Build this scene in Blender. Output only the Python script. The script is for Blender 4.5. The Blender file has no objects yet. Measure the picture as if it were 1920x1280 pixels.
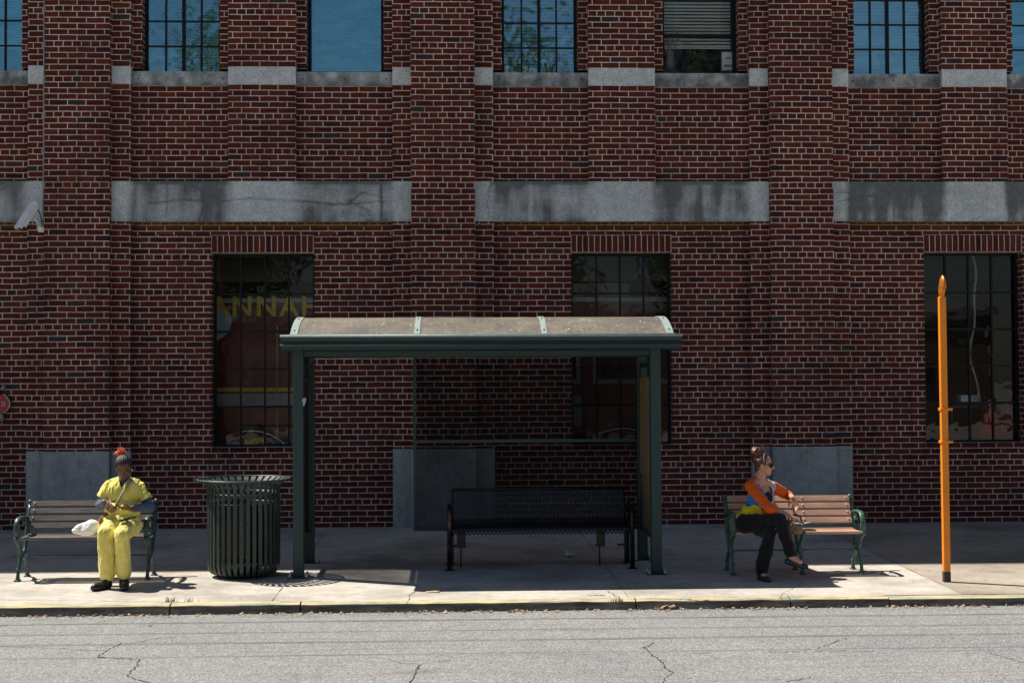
import bpy, bmesh, math, random
from mathutils import Vector, Matrix, noise
random.seed(7)
sc = bpy.context.scene
COL = sc.collection
R = math.radians
# ------------------------------------------------------------------ camera model
F = 2667.0; D = 18.7; H = 1.925; SL = .011
_y, _p, _r = R(2.23), R(1.50), R(.27)
fw = Vector((math.sin(_y)*math.cos(_p), math.cos(_y)*math.cos(_p), math.sin(_p)))
rt0 = Vector((math.cos(_y), -math.sin(_y), 0)); up0 = rt0.cross(fw)
rt = rt0*math.cos(_r) - up0*math.sin(_r); up = up0*math.cos(_r) + rt0*math.sin(_r)
CAM = Vector((0, -D, H))
def ray(px, py): return fw + rt*((px-960)/F) - up*((py-640)/F)
def W(px, py, Y):
    d = ray(px, py); return CAM + d*((Y-CAM.y)/d.y)
def gz(Y): return SL*Y
# ------------------------------------------------------------------ mesh helpers
class MB:
    def __init__(s): s.v = []; s.f = []; s.m = []; s.uv = []
    def quad(s, a, b, c, d, mi=0, uv=None):
        n = len(s.v); s.v += [tuple(a), tuple(b), tuple(c), tuple(d)]; s.f.append((n, n+1, n+2, n+3)); s.m.append(mi)
        s.uv.append(uv or [(0, 0)]*4)
    def poly(s, pts, mi=0):
        n = len(s.v); s.v += [tuple(p) for p in pts]; s.f.append(tuple(range(n, n+len(pts)))); s.m.append(mi); s.uv.append([(0, 0)]*len(pts))
    def add(s, vs, fs, mi=0):
        n = len(s.v); s.v += [tuple(v) for v in vs]
        for f in fs:
            s.f.append(tuple(n+i for i in f)); s.m.append(mi); s.uv.append([(0, 0)]*len(f))
    def box(s, x0, x1, y0, y1, z0, z1, mi=0, M=None):
        vs = [Vector((x, y, z)) for z in (z0, z1) for y in (y0, y1) for x in (x0, x1)]
        if M: vs = [M @ v for v in vs]
        s.add(vs, [(0, 2, 3, 1), (4, 5, 7, 6), (0, 1, 5, 4), (2, 6, 7, 3), (0, 4, 6, 2), (1, 3, 7, 5)], mi)
    def sweep(s, pts, rad, n=10, mi=0, flat=1.0, side=None, caps=True):
        """tube through pts; rad number or list; flat squashes across 'side'"""
        pts = [Vector(p) for p in pts]
        rads = rad if isinstance(rad, (list, tuple)) else [rad]*len(pts)
        rings = []; prev = None
        for i, p in enumerate(pts):
            t = (pts[min(i+1, len(pts)-1)]-pts[max(i-1, 0)]).normalized()
            if side is not None: a = Vector(side).normalized()
            elif prev is None:
                a = Vector((0, 0, 1)) if abs(t.z) < .9 else Vector((1, 0, 0))
            else: a = prev
            a = (a - t*a.dot(t))
            a = a.normalized() if a.length > 1e-6 else t.orthogonal().normalized()
            prev = a; b = t.cross(a)
            rings.append([p + a*math.cos(2*math.pi*k/n)*rads[i]*flat + b*math.sin(2*math.pi*k/n)*rads[i] for k in range(n)])
        vs = [v for r_ in rings for v in r_]; fs = []
        for i in range(len(rings)-1):
            for k in range(n):
                fs.append((i*n+k, i*n+(k+1) % n, (i+1)*n+(k+1) % n, (i+1)*n+k))
        if caps: fs.append(tuple(range(n))[::-1]); fs.append(tuple((len(rings)-1)*n+k for k in range(n)))
        s.add(vs, fs, mi)
    def lathe(s, prof, c=(0, 0, 0), n=32, mi=0, M=None, ang=2*math.pi):
        vs = []; fs = []; c = Vector(c)
        for r_, z in prof:
            for k in range(n):
                a = ang*k/n; v = Vector((r_*math.cos(a), r_*math.sin(a), z))
                vs.append((M @ v if M else v)+c)
        for i in range(len(prof)-1):
            for k in range(n): fs.append((i*n+k, i*n+(k+1) % n, (i+1)*n+(k+1) % n, (i+1)*n+k))
        s.add(vs, fs, mi)
    def sphere(s, c, r_, mi=0, n=12, M=None):
        rr = r_ if isinstance(r_, (tuple, list)) else (r_,)*3
        vs = []; fs = []; c = Vector(c); h = n//2
        for i in range(h+1):
            th = math.pi*i/h
            for k in range(n):
                a = 2*math.pi*k/n; v = Vector((rr[0]*math.sin(th)*math.cos(a), rr[1]*math.sin(th)*math.sin(a), rr[2]*math.cos(th)))
                vs.append((M @ v if M else v)+c)
        for i in range(h):
            for k in range(n): fs.append((i*n+k, (i+1)*n+k, (i+1)*n+(k+1) % n, i*n+(k+1) % n))
        s.add(vs, fs, mi)
    def cap(s, p0, p1, r0, r1, n=14):
        p0 = Vector(p0); p1 = Vector(p1); t = p1-p0; L = t.length
        t = t.normalized() if L > 1e-6 else Vector((0, 0, 1))
        pts = []; rd = []
        for i in range(0, 6): a = math.pi/2*i/6; pts.append(p0 - t*r0*math.cos(a)); rd.append(max(r0*math.sin(a), 1e-4))
        pts.append(p0); rd.append(r0); pts.append(p1); rd.append(r1)
        for i in range(5, -1, -1): a = math.pi/2*i/6; pts.append(p1 + t*r1*math.cos(a)); rd.append(max(r1*math.sin(a), 1e-4))
        s.sweep(pts, rd, n)
    def build(s, name, mats, parent=None, smooth=False, bevel=0, doubles=0):
        me = bpy.data.meshes.new(name); me.from_pydata([tuple(v) for v in s.v], [], s.f)
        mats = mats if isinstance(mats, (list, tuple)) else [mats]
        for m in mats: me.materials.append(m)
        for p, mi in zip(me.polygons, s.m): p.material_index = mi; p.use_smooth = bool(smooth)
        uvl = me.uv_layers.new(name='UVMap'); k = 0
        for p, u in zip(me.polygons, s.uv):
            for j, li in enumerate(p.loop_indices): uvl.data[li].uv = u[j]
        if doubles:
            b = bmesh.new(); b.from_mesh(me); bmesh.ops.remove_doubles(b, verts=b.verts, dist=doubles)
            bmesh.ops.recalc_face_normals(b, faces=b.faces); b.to_mesh(me); b.free()
        if smooth == 'auto':
            try: me.set_sharp_from_angle(angle=R(35))
            except Exception: pass
        o = bpy.data.objects.new(name, me); COL.objects.link(o)
        if parent: o.parent = parent
        if bevel:
            mo = o.modifiers.new('Bevel', 'BEVEL'); mo.width = bevel; mo.segments = 2; mo.limit_method = 'ANGLE'
        return o
def tag(o, label=None, cat=None, group=None, kind=None):
    if label: o['label'] = label
    if cat: o['category'] = cat
    if group: o['group'] = group
    if kind: o['kind'] = kind
    return o
def thing(name, label, cat, loc=(0, 0, 0), group=None):
    o = bpy.data.objects.new(name, None); COL.objects.link(o); o.location = loc; o.empty_display_size = .2
    return tag(o, label, cat, group)
def fixparent(root):
    """children built in world space: cancel the root's location"""
    bpy.context.view_layer.update()
    for c in root.children: c.matrix_parent_inverse = root.matrix_world.inverted()
# ------------------------------------------------------------------ materials
class NT:
    def __init__(s, name):
        s.m = bpy.data.materials.new(name); s.m.use_nodes = True; s.t = s.m.node_tree; s.n = s.t.nodes
        s.b = s.n['Principled BSDF']; s.out = s.n['Material Output']
    def new(s, typ, **kw):
        n = s.n.new(typ)
        for k, v in kw.items():
            if k.startswith('_'): setattr(n, k[1:], v)
            else:
                n.inputs[k.replace('_', ' ')].default_value = v
        return n
    def l(s, a, b): s.t.links.new(a, b)
    def coord(s, which='Object', scale=(1, 1, 1), loc=(0, 0, 0)):
        tc = s.new('ShaderNodeTexCoord'); mp = s.new('ShaderNodeMapping')
        mp.inputs['Scale'].default_value = scale; mp.inputs['Location'].default_value = loc
        s.l(tc.outputs[which], mp.inputs['Vector']); return mp.outputs[0]
    def noise(s, vec, scale, detail=4, rough=.6, dist=0):
        n = s.new('ShaderNodeTexNoise'); n.inputs['Scale'].default_value = scale; n.inputs['Detail'].default_value = detail
        n.inputs['Roughness'].default_value = rough; n.inputs['Distortion'].default_value = dist
        s.l(vec, n.inputs['Vector']); return n.outputs['Fac']
    def ramp(s, fac, stops, interp='LINEAR'):
        r_ = s.new('ShaderNodeValToRGB'); r_.color_ramp.interpolation = interp
        e = r_.color_ramp.elements
        while len(e) < len(stops): e.new(.5)
        for el, (p, c) in zip(e, stops):
            el.position = p; el.color = (*c, 1) if isinstance(c, (tuple, list)) else (c, c, c, 1)
        s.l(fac, r_.inputs[0]); return r_.outputs[0]
    def mix(s, fac, a, b, mode='MIX'):
        m = s.new('ShaderNodeMix', _data_type='RGBA', _blend_type=mode)
        for sock, v in ((m.inputs[0], fac), (m.inputs[6], a), (m.inputs[7], b)):
            if isinstance(v, (int, float)): sock.default_value = v
            elif isinstance(v, (tuple, list)): sock.default_value = (*v[:3], 1)
            else: s.l(v, sock)
        return m.outputs[2]
    def math(s, op, a, b=0.0):
        m = s.new('ShaderNodeMath', _operation=op)
        for i, v in enumerate((a, b)):
            if isinstance(v, (int, float)): m.inputs[i].default_value = v
            else: s.l(v, m.inputs[i])
        return m.outputs[0]
    def bump(s, h, strength=.3, dist=.01):
        b = s.new('ShaderNodeBump'); b.inputs['Strength'].default_value = strength; b.inputs['Distance'].default_value = dist
        s.l(h, b.inputs['Height']); s.l(b.outputs[0], s.b.inputs['Normal'])
    def col(s, c):
        if isinstance(c, (tuple, list)): s.b.inputs['Base Color'].default_value = (*c[:3], 1)
        else: s.l(c, s.b.inputs['Base Color'])
    def rough(s, v):
        if isinstance(v, (int, float)): s.b.inputs['Roughness'].default_value = v
        else: s.l(v, s.b.inputs['Roughness'])
def simple(name, c, rough=.6, metal=0, var=.25, scale=8, bump=.15, fine=60, c2=None, spec=.5):
    t = NT(name); v = t.coord()
    n1 = t.noise(v, scale, 5); n2 = t.noise(v, fine, 3)
    lo = tuple(x*(1-var) for x in c); hi = c2 or tuple(min(x*(1+var), 1) for x in c)
    t.col(t.ramp(n1, [(.3, lo), (.7, hi)])); t.rough(rough)
    t.b.inputs['Metallic'].default_value = metal; t.b.inputs['Specular IOR Level'].default_value = spec
    if bump: t.bump(t.math('ADD', n2, n1), bump, .004)
    return t.m
BL = .2355; CH = .0762; ZOFF = 0.0
def brick_mat(name, dark=1.0, soldier=False, tint=(1, 1, 1), gold=0.0):
    t = NT(name)
    uv = t.new('ShaderNodeUVMap', _uv_map='UVMap')
    oc = t.coord()
    wob = t.new('ShaderNodeTexNoise'); wob.inputs['Scale'].default_value = 5.0; wob.inputs['Detail'].default_value = 3
    t.l(oc, wob.inputs['Vector'])
    vm = t.new('ShaderNodeVectorMath', _operation='SUBTRACT'); t.l(wob.outputs['Color'], vm.inputs[0]); vm.inputs[1].default_value = (.5, .5, .5)
    vs = t.new('ShaderNodeVectorMath', _operation='SCALE'); t.l(vm.outputs[0], vs.inputs[0]); vs.inputs['Scale'].default_value = .012
    va = t.new('ShaderNodeVectorMath', _operation='ADD'); t.l(uv.outputs[0], va.inputs[0]); t.l(vs.outputs[0], va.inputs[1])
    b = t.new('ShaderNodeTexBrick'); t.l(va.outputs[0], b.inputs['Vector'])
    b.inputs['Scale'].default_value = 1; b.inputs['Mortar Size'].default_value = .0066; b.inputs['Mortar Smooth'].default_value = .2
    b.inputs['Bias'].default_value = 0
    b.inputs['Brick Width'].default_value = .078 if soldier else BL
    b.inputs['Row Height'].default_value = .232 if soldier else CH
    b.offset = 0 if soldier else .5; b.offset_frequency = 2
    b.squash = 1 if soldier else .5; b.squash_frequency = 2 if soldier else 6
    b.inputs['Color1'].default_value = (0, 0, 0, 1); b.inputs['Color2'].default_value = (1, 1, 1, 1); b.inputs['Mortar'].default_value = (.5, .5, .5, 1)
    d = dark
    def c(r_, g, b_): return (r_*d*tint[0], g*d*tint[1], b_*d*tint[2])
    pal = t.ramp(b.outputs['Color'], [(0, c(.090, .0145, .0085)), (.2, c(.118, .021, .011)), (.42, c(.072, .011, .0075)), (.60, c(.138, .026, .0135)), (.76, c(.050, .010, .011)), (.88, c(.094, .017, .009)), (.96, c(.105, .021, .011)), (.985, c(.045, .030, .029))])
    fine = t.noise(oc, 45, 6, .7); big = t.noise(oc, 1.1, 5)
    pal = t.mix(1.0, pal, t.ramp(fine, [(.25, .62), (.75, 1.35)]), 'MULTIPLY')
    mort = t.mix(1.0, (.70, .60, .52), t.ramp(fine, [(.2, .55), (.8, 1.2)]), 'MULTIPLY'); mort = t.mix(1.0, mort, t.ramp(t.noise(oc, 2.6, 5, .7), [(.3, .62), (.6, 1.06)]), 'MULTIPLY')
    if gold: mort = t.mix(gold, mort, (.30, .19, .05)); pal = t.mix(gold*.6, pal, (.13, .055, .015))
    col = t.mix(b.outputs['Fac'], pal, mort)
    col = t.mix(1.0, col, t.ramp(big, [(.28, .78), (.5, 1.02), (.72, 1.2)]), 'MULTIPLY')
    strk = t.noise(t.coord('Object', (5, 5, .3)), 1.6, 5, .65); col = t.mix(1.0, col, t.ramp(strk, [(.30, .72), (.52, 1.06)]), 'MULTIPLY')
    grime = t.noise(t.coord('Object', (.9, .9, 2.2)), 1.3, 6, .7); col = t.mix(t.ramp(grime, [(.58, 0.0), (.76, .32)]), col, (.022, .017, .014))
    # light efflorescence blooms here and there
    ef = t.noise(oc, .9, 6, .7); efm = t.ramp(ef, [(.62, 0.0), (.78, .20)])
    col = t.mix(efm, col, (.35, .33, .34))
    t.col(col); t.rough(.85); t.b.inputs['Specular IOR Level'].default_value = .25
    inv = t.math('SUBTRACT', 1.0, b.outputs['Fac'])
    t.bump(t.math('ADD', inv, t.math('MULTIPLY', fine, .35)), .75, .007)
    return t.m
def stone_mat(name, base=(.30, .315, .32), use_stain=False):
    t = NT(name); v = t.coord()
    sp = t.noise(v, 95, 3, .8); md = t.noise(v, 9, 6, .65); bg = t.noise(v, 1.3, 5)
    col = t.mix(1.0, base, t.ramp(sp, [(.32, .55), (.5, .95), (.68, 1.5)]), 'MULTIPLY')
    col = t.mix(1.0, col, t.ramp(md, [(.3, .8), (.7, 1.12)]), 'MULTIPLY')
    col = t.mix(1.0, col, t.ramp(bg, [(.3, .85), (.7, 1.1)]), 'MULTIPLY')
    if not use_stain:
        col = t.mix(t.ramp(t.noise(t.coord('Object', (4, 4, .7)), 2.2, 6, .7), [(.52, 0.0), (.72, .45)]), col, (.05, .052, .05))
        col = t.mix(t.ramp(t.noise(v, 30, 3, .5), [(.70, 0.0), (.74, .8)]), col, (.04, .04, .04))
    if use_stain:
        a = t.new('ShaderNodeAttribute', _attribute_name='stain')
        col = t.mix(a.outputs['Fac'], col, t.mix(.2, (.022, .024, .026), col))
    t.col(col); t.rough(.9); t.b.inputs['Specular IOR Level'].default_value = .2
    t.bump(sp, .25, .004); return t.m
def fabric(name, c, var=.15, rough=.9, c2=None, wave=1.0):
    t = NT(name); v = t.coord()
    n = t.noise(v, 9, 5); w = t.noise(v, 420, 2)
    lo = tuple(x*(1-var) for x in c); hi = c2 or tuple(min(1, x*(1+var)) for x in c)
    t.col(t.ramp(n, [(.3, lo), (.7, hi)])); t.rough(rough); t.b.inputs['Specular IOR Level'].default_value = .2
    t.b.inputs['Sheen Weight'].default_value = .12
    t.bump(t.math('ADD', t.math('MULTIPLY', n, 3*wave), w), .35, .006); return t.m
def glass_mat(name, tint=(.8, .85, .85), ior=1.5, rough=.0, wav=.25, base_refl=0.0):
    t = NT(name); t.n.remove(t.b)
    tr = t.new('ShaderNodeBsdfTransparent'); tr.inputs[0].default_value = (*tint, 1)
    gl = t.new('ShaderNodeBsdfGlossy'); gl.inputs['Roughness'].default_value = rough; gl.inputs[0].default_value = (1, 1, 1, 1)
    fr = t.new('ShaderNodeFresnel'); fr.inputs[0].default_value = ior
    v = t.coord(); n = t.noise(v, 2.4, 2); b = t.new('ShaderNodeBump'); b.inputs['Strength'].default_value = wav; b.inputs['Distance'].default_value = .02
    t.l(n, b.inputs['Height']); t.l(b.outputs[0], gl.inputs['Normal'])
    fac = t.math('ADD', fr.outputs[0], base_refl)
    m = t.new('ShaderNodeMixShader'); t.l(fac, m.inputs[0]); t.l(tr.outputs[0], m.inputs[1]); t.l(gl.outputs[0], m.inputs[2])
    t.l(m.outputs[0], t.out.inputs[0]); return t.m
def wood_mat(name, c1, c2, sx=1.5, rough=.7, grain=1.0):
    t = NT(name); v = t.coord('Object', (sx, 38, 38)); v2 = t.coord('Object', (2, 9, 9)); v3 = t.coord('Object', (6, 160, 160))
    n = t.noise(v, 2.2, 5, .65, .4); n2 = t.noise(v2, 1.5, 4); n3 = t.noise(v3, 1, 3)
    c = t.ramp(n, [(.25, c1), (.75, c2)])
    c = t.mix(1.0, c, t.ramp(n2, [(.3, .72), (.7, 1.18)]), 'MULTIPLY')
    c = t.mix(grain, c, t.mix(1.0, c, t.ramp(n3, [(.35, .5), (.55, 1.1)]), 'MULTIPLY'))
    t.col(c); t.rough(rough); t.bump(n3, .4*grain+.05, .003); return t.m
def paint(name, c, rough=.35, wear=.0, wc=(.3, .3, .28), dirt=.3):
    t = NT(name); v = t.coord(); n = t.noise(v, 6, 6, .7); f = t.noise(v, 40, 4, .7); g = t.noise(v, 180, 2)
    col = t.mix(t.ramp(n, [(.35, 0.0), (.8, dirt)]), c, tuple(x*.45+.03 for x in c))
    if wear: col = t.mix(t.ramp(f, [(.62-wear*.1, 0.0), (.66-wear*.1, 1.0)], 'LINEAR'), col, wc)
    t.col(col); t.rough(t.math('ADD', t.math('MULTIPLY', n, .25), rough)); t.bump(g, .08, .002); return t.m
M = {}
M['brick'] = brick_mat('red_brick')
M['soldier'] = brick_mat('soldier_brick', soldier=True)
M['gold_brick'] = brick_mat('lime_stained_brick', gold=.75)
M['dark_brick'] = brick_mat('sill_brick', dark=.75)
M['stone'] = stone_mat('cast_stone', (.66, .70, .71))
M['base_stone'] = stone_mat('dark_base_granite', (.38, .41, .41))
M['stone_st'] = stone_mat('stained_cast_stone', (.64, .68, .69), True)
M['steel'] = simple('black_window_steel', (.006, .007, .009), .5, 0, .3, spec=.25)
M['glass'] = glass_mat('window_glass', (.93, .95, .94), 1.45, 0, .10)
M['glass_clear'] = glass_mat('clear_window_glass', (.9, .95, .95), 1.5, 0, .4)
M['glass_up'] = glass_mat('blue_window_glass', (.82, 1.0, 1.0), 1.52, 0, .5, .42)
M['glass_up'].node_tree.nodes['Glossy BSDF'].inputs[0].default_value = (.50, .86, 1, 1)
M['green'] = paint('shelter_green_paint', (.012, .042, .042), .38, 0, dirt=.4)
M['green_lt'] = simple('weathered_pale_green_and_highlight', (.30, .37, .34), .5, 0, .2, 20, .1)
M['green_bench'] = paint('bench_green_paint', (.024, .062, .060), .28, .3, (.10, .13, .12))
M['green_bench2'] = paint('bright_bench_green_paint', (.045, .115, .085), .32, .5, (.16, .2, .16))
M['can'] = paint('trash_can_green_paint', (.024, .042, .036), .33, .1, (.12, .13, .12))
M['blackm'] = simple('black_metal', (.012, .012, .013), .35, .3, .3)
M['bolt'] = simple('galvanised_bolt', (.5, .5, .48), .35, .9, .2)
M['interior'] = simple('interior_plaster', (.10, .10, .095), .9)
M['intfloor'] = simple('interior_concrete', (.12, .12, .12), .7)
M['orange'] = paint('orange_paint', (.92, .27, .006), .4, 0, dirt=.35)
M['white'] = simple('white_paint', (.84, .86, .88), .5, 0, .08)
# ------------------------------------------------------------------ ground
def G2(px, py):
    d = ray(px, py); t = (SL*CAM.y-CAM.z)/(d.z-SL*d.y); return CAM + d*t
YK = -5.80     # inner edge of the kerb
def conc_mat(name, base, spots=True):
    t = NT(name); v = t.coord(); vs = t.coord('Object', (.35, 1, 1))
    big = t.noise(v, .7, 6, .6); md = t.noise(v, 5, 6, .7); fi = t.noise(v, 120, 4, .8); st = t.noise(vs, 24, 3, .5)
    c = t.mix(1.0, base, t.ramp(big, [(.34, (.60, .585, .57)), (.52, .95), (.75, 1.1)]), 'MULTIPLY')
    c = t.mix(1.0, c, t.ramp(md, [(.3, .78), (.65, 1.08)]), 'MULTIPLY')
    c = t.mix(1.0, c, t.ramp(fi, [(.3, .60), (.7, 1.32)]), 'MULTIPLY')
    c = t.mix(t.ramp(t.noise(vs, 9, 5, .7), [(.58, 0.0), (.72, .35)]), c, (.26, .21, .15))
    if spots: c = t.mix(t.ramp(st, [(.66, 0.0), (.72, .6)]), c, (.10, .085, .07))
    tx = t.new('ShaderNodeTexVoronoi'); tx.inputs['Scale'].default_value = 2.6; t.l(v, tx.inputs['Vector'])
    c = t.mix(t.ramp(tx.outputs['Distance'], [(.045, .5), (.07, 0.0)]), c, (.07, .065, .06))
    t.col(c); t.rough(.85); t.b.inputs['Specular IOR Level'].default_value = .25
    t.bump(t.math('ADD', fi, md), .3, .006); return t.m
M['conc'] = conc_mat('sidewalk_concrete', (.55, .50, .43))
M['conc2'] = conc_mat('brown_aggregate_concrete', (.42, .355, .28))
M['joint'] = simple('joint_dirt', (.05, .045, .04), 1, 0, .5, 12)
def asphalt():
    t = NT('worn_asphalt'); v = t.coord(); vx = t.coord('Object', (.05, 1, 1)); vx2 = t.coord('Object', (.4, 9, 1))
    fi = t.noise(v, 60, 5, .85); vo = t.new('ShaderNodeTexVoronoi'); vo.inputs['Scale'].default_value = 90; t.l(v, vo.inputs['Vector'])
    big = t.noise(v, .6, 5); st = t.noise(vx, 7, 5, .6); md = t.noise(v, 6, 5, .7); s2 = t.noise(vx2, 1.5, 5)
    stones = t.ramp(vo.outputs['Color'], [(.1, (.15, .147, .142)), (.4, (.235, .231, .222)), (.75, (.325, .32, .307)), (.95, (.47, .462, .442))])
    c = t.mix(1.0, stones, t.ramp(fi, [(.32, .60), (.5, 1.0), (.68, 1.36)]), 'MULTIPLY')
    c = t.mix(1.0, c, t.ramp(big, [(.3, (.88, .89, .92)), (.7, (1.07, 1.06, 1.03))]), 'MULTIPLY')
    c = t.mix(1.0, c, t.ramp(md, [(.3, .9), (.7, 1.07)]), 'MULTIPLY')
    c = t.mix(t.ramp(s2, [(.54, 0.0), (.70, .4)]), c, (.15, .14, .125))
    oil = t.noise(t.coord('Object', (.5, 1.3, 1), (3.3, 1.7, 0)), 1.7, 5, .6); c = t.mix(t.ramp(oil, [(.60, 0.0), (.74, .45)]), c, (.11, .10, .09))
    # worn lines along the street: darker seams at measured distances
    sep = t.new('ShaderNodeSeparateXYZ'); tc = t.new('ShaderNodeTexCoord'); t.l(tc.outputs['Object'], sep.inputs[0])
    wobn = t.noise(vx, 3, 4)
    y = t.math('ADD', sep.outputs['Y'], t.math('MULTIPLY', wobn, .16))
    tot = None
    for yc, w, a in ((-6.40, .055, .75), (-6.95, .05, .55), (-7.42, .07, .60), (-7.98, .035, .55), (-6.12, .02, .25), (-6.68, .02, .15)):
        dlt = t.math('ABSOLUTE', t.math('SUBTRACT', y, yc+.08)); g = t.math('MAXIMUM', t.math('SUBTRACT', 1.0, t.math('DIVIDE', dlt, w)), 0.0)
        g = t.math('MULTIPLY', g, a); tot = g if tot is None else t.math('ADD', tot, g)
    tot = t.math('MULTIPLY', tot, t.ramp(t.noise(t.coord('Object', (.6, 3, 1)), 2, 4), [(.25, .45), (.6, 1.2)]))
    c = t.mix(tot, c, (.07, .068, .066))
    t.col(c); t.rough(.8); t.b.inputs['Specular IOR Level'].default_value = .3
    t.bump(t.math('ADD', fi, vo.outputs['Distance']), .55, .008); return t.m
M['asph'] = asphalt()
def crack(mb, pts, w, mi, zf, jag=.02, sub=10):
    pts = [Vector(p) for p in pts]; out = []
    for a, b in zip(pts, pts[1:]):
        for k in range(sub):
            p = a.lerp(b, k/sub); out.append(Vector((p.x+random.uniform(-jag, jag), p.y+random.uniform(-jag, jag), 0)))
    out.append(pts[-1])
    for a, b in zip(out, out[1:]):
        d = (b-a); n = Vector((-d.y, d.x, 0))
        if n.length < 1e-5: continue
        n = n.normalized()*w*random.uniform(.2, .7)
        q = [a-n, b-n, b+n, a+n]; mb.quad(*[Vector((p.x, p.y, zf(p.y)+.003)) for p in q], mi)
def zroad(Y):
    d = -5.93-Y
    return SL*-5.93-.085+.012*min(d, 4.2)
sw = MB()
XS = [-30, -4.93, -1.67, 1.55, 4.62, 7.9, 40]
for i, (a, b) in enumerate(zip(XS, XS[1:])):
    mi = 2 if i == 4 else 0
    sw.quad((a, YK, gz(YK)), (b, YK, gz(YK)), (b, .3, gz(.3)), (a, .3, gz(.3)), mi)
for x in (-4.93, -1.67, 1.55, 4.62, 7.9):
    crack(sw, [(x, YK, 0), (x, -.22, 0)], .006, 1, gz, .002, 30)
for yj in (-1.95, -3.9):
    crack(sw, [(-7, yj, 0), (9, yj, 0)], .004, 1, gz, .003, 60)
def gp(l): return [G2(*p) for p in l]
crack(sw, gp([(782, 1098), (778, 1108), (768, 1115), (764, 1130)]), .007, 1, gz, .012, 8)
crack(sw, gp([(1008, 1083), (1018, 1104), (1080, 1106)]), .004, 1, gz, .006, 8)
crack(sw, gp([(1498, 1080), (1502, 1096), (1484, 1104), (1466, 1112), (1464, 1124)]), .004, 1, gz, .012, 8)
crack(sw, gp([(1140, 1108), (1158, 1118), (1166, 1128)]), .008, 1, gz, .014, 6)
crack(sw, gp([(1100, 1116), (1134, 1115.5)]), .02, 1, gz, .006, 8)
crack(sw, gp([(1210, 1122), (1290, 1122.5), (1490, 1124), (1590, 1120)]), .010, 1, gz, .008, 30)
crack(sw, gp([(5, 1124), (330, 1128), (350, 1130)]), .006, 1, gz, .008, 30)
sidewalk = sw.build('sidewalk', [M['conc'], M['joint'], M['conc2']]); tag(sidewalk, kind='structure')
# kerb
def kerb_mat():
    t = NT('kerb_concrete'); v = t.coord(); n = t.noise(v, 5, 6, .75); f = t.noise(v, 70, 4, .8); vz = t.coord('Object', (.8, 6, 6)); p = t.noise(vz, 3, 5, .7)
    base = t.mix(1.0, (.40, .37, .31), t.ramp(n, [(.3, .5), (.7, 1.15)]), 'MULTIPLY'); base = t.mix(1.0, base, t.ramp(f, [(.3, .6), (.7, 1.3)]), 'MULTIPLY')
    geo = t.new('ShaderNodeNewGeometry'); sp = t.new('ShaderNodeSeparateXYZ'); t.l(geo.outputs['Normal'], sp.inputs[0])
    face = t.ramp(sp.outputs['Z'], [(.25, 1.0), (.6, 0.0)])      # upright face darkened: its shade painted in, mottled with grime
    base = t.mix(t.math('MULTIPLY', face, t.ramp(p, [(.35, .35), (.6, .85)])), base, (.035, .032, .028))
    yel = t.math('MULTIPLY', t.ramp(p, [(.40, 0.0), (.55, .8)]), t.ramp(sp.outputs['Z'], [(.3, 0.0), (.7, 1.0)]))
    c = t.mix(yel, base, (.66, .55, .25)); t.col(c); t.rough(.85); t.bump(t.math('ADD', n, f), .5, .01); return t.m
M['kerb'] = kerb_mat()
kb = MB(); x = -30.0
segs = [-30, -22, -14, -8.6, -5.6, -1.42+.3, -2.75, 1.55, 2.35, 4.3, 6.2, 9.5, 14, 22, 40]
segs = sorted([-30, -22, -14, -9.2, -6.2, -2.55, -1.0+.0-1.0+.6, 1.60, 3.0, 3.9, 6.25, 9.5, 14, 22, 40])
for a, b in zip(segs, segs[1:]):
    o0 = random.uniform(-.012, .012); o1 = random.uniform(-.012, .012); z0 = random.uniform(-.006, .006); n = max(2, int((b-a)/.12)) if -9 < a < 10 else 4
    prof = lambda X: None
    rows = []
    for k in range(n+1):
        X = a+.006+(b-a-.012)*k/n; o = o0+(o1-o0)*k/n
        j = .010*noise.noise(Vector((X*3.1, 0, 2)))+.006*noise.noise(Vector((X*11, 3, 2))); jz = .006*noise.noise(Vector((X*5, 7, 1)))
        zt = gz(-5.85)+z0+jz
        rows.append([(X, -5.800+o*.3, zt), (X, -5.895+o+j, zt-.002), (X, -5.918+o+j, zt-.014), (X, -5.925+o+j*1.3, zt-.035), (X, -5.935+o+j, zroad(-5.93)-.03)])
    for r0, r1 in zip(rows, rows[1:]):
        for i in range(4): kb.quad(r0[i+1], r1[i+1], r1[i], r0[i])
    kb.poly([rows[0][i] for i in range(5)]+[(a+.006, -5.80, -.3)]); kb.poly([rows[-1][i] for i in range(4, -1, -1)][::-1]+[(b-.006, -5.80, -.3)])
kerb = kb.build('kerb', M['kerb'], smooth='auto', doubles=.0008); tag(kerb, kind='structure')
rd = MB()
ys = [-5.90, -10.13, -14.5]
rd.quad((-60, ys[1], zroad(ys[1])), (60, ys[1], zroad(ys[1])), (60, ys[0], zroad(ys[0])), (-60, ys[0], zroad(ys[0])))
rd.quad((-60, ys[2], zroad(ys[2])-.05), (60, ys[2], zroad(ys[2])-.05), (60, ys[1], zroad(ys[1])), (-60, ys[1], zroad(ys[1])))
def G3(px, py):
    d = ray(px, py); zz = -.13; t = (zz-CAM.z)/d.z; return CAM+d*t
def gr(l): return [G3(*p) for p in l]
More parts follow.
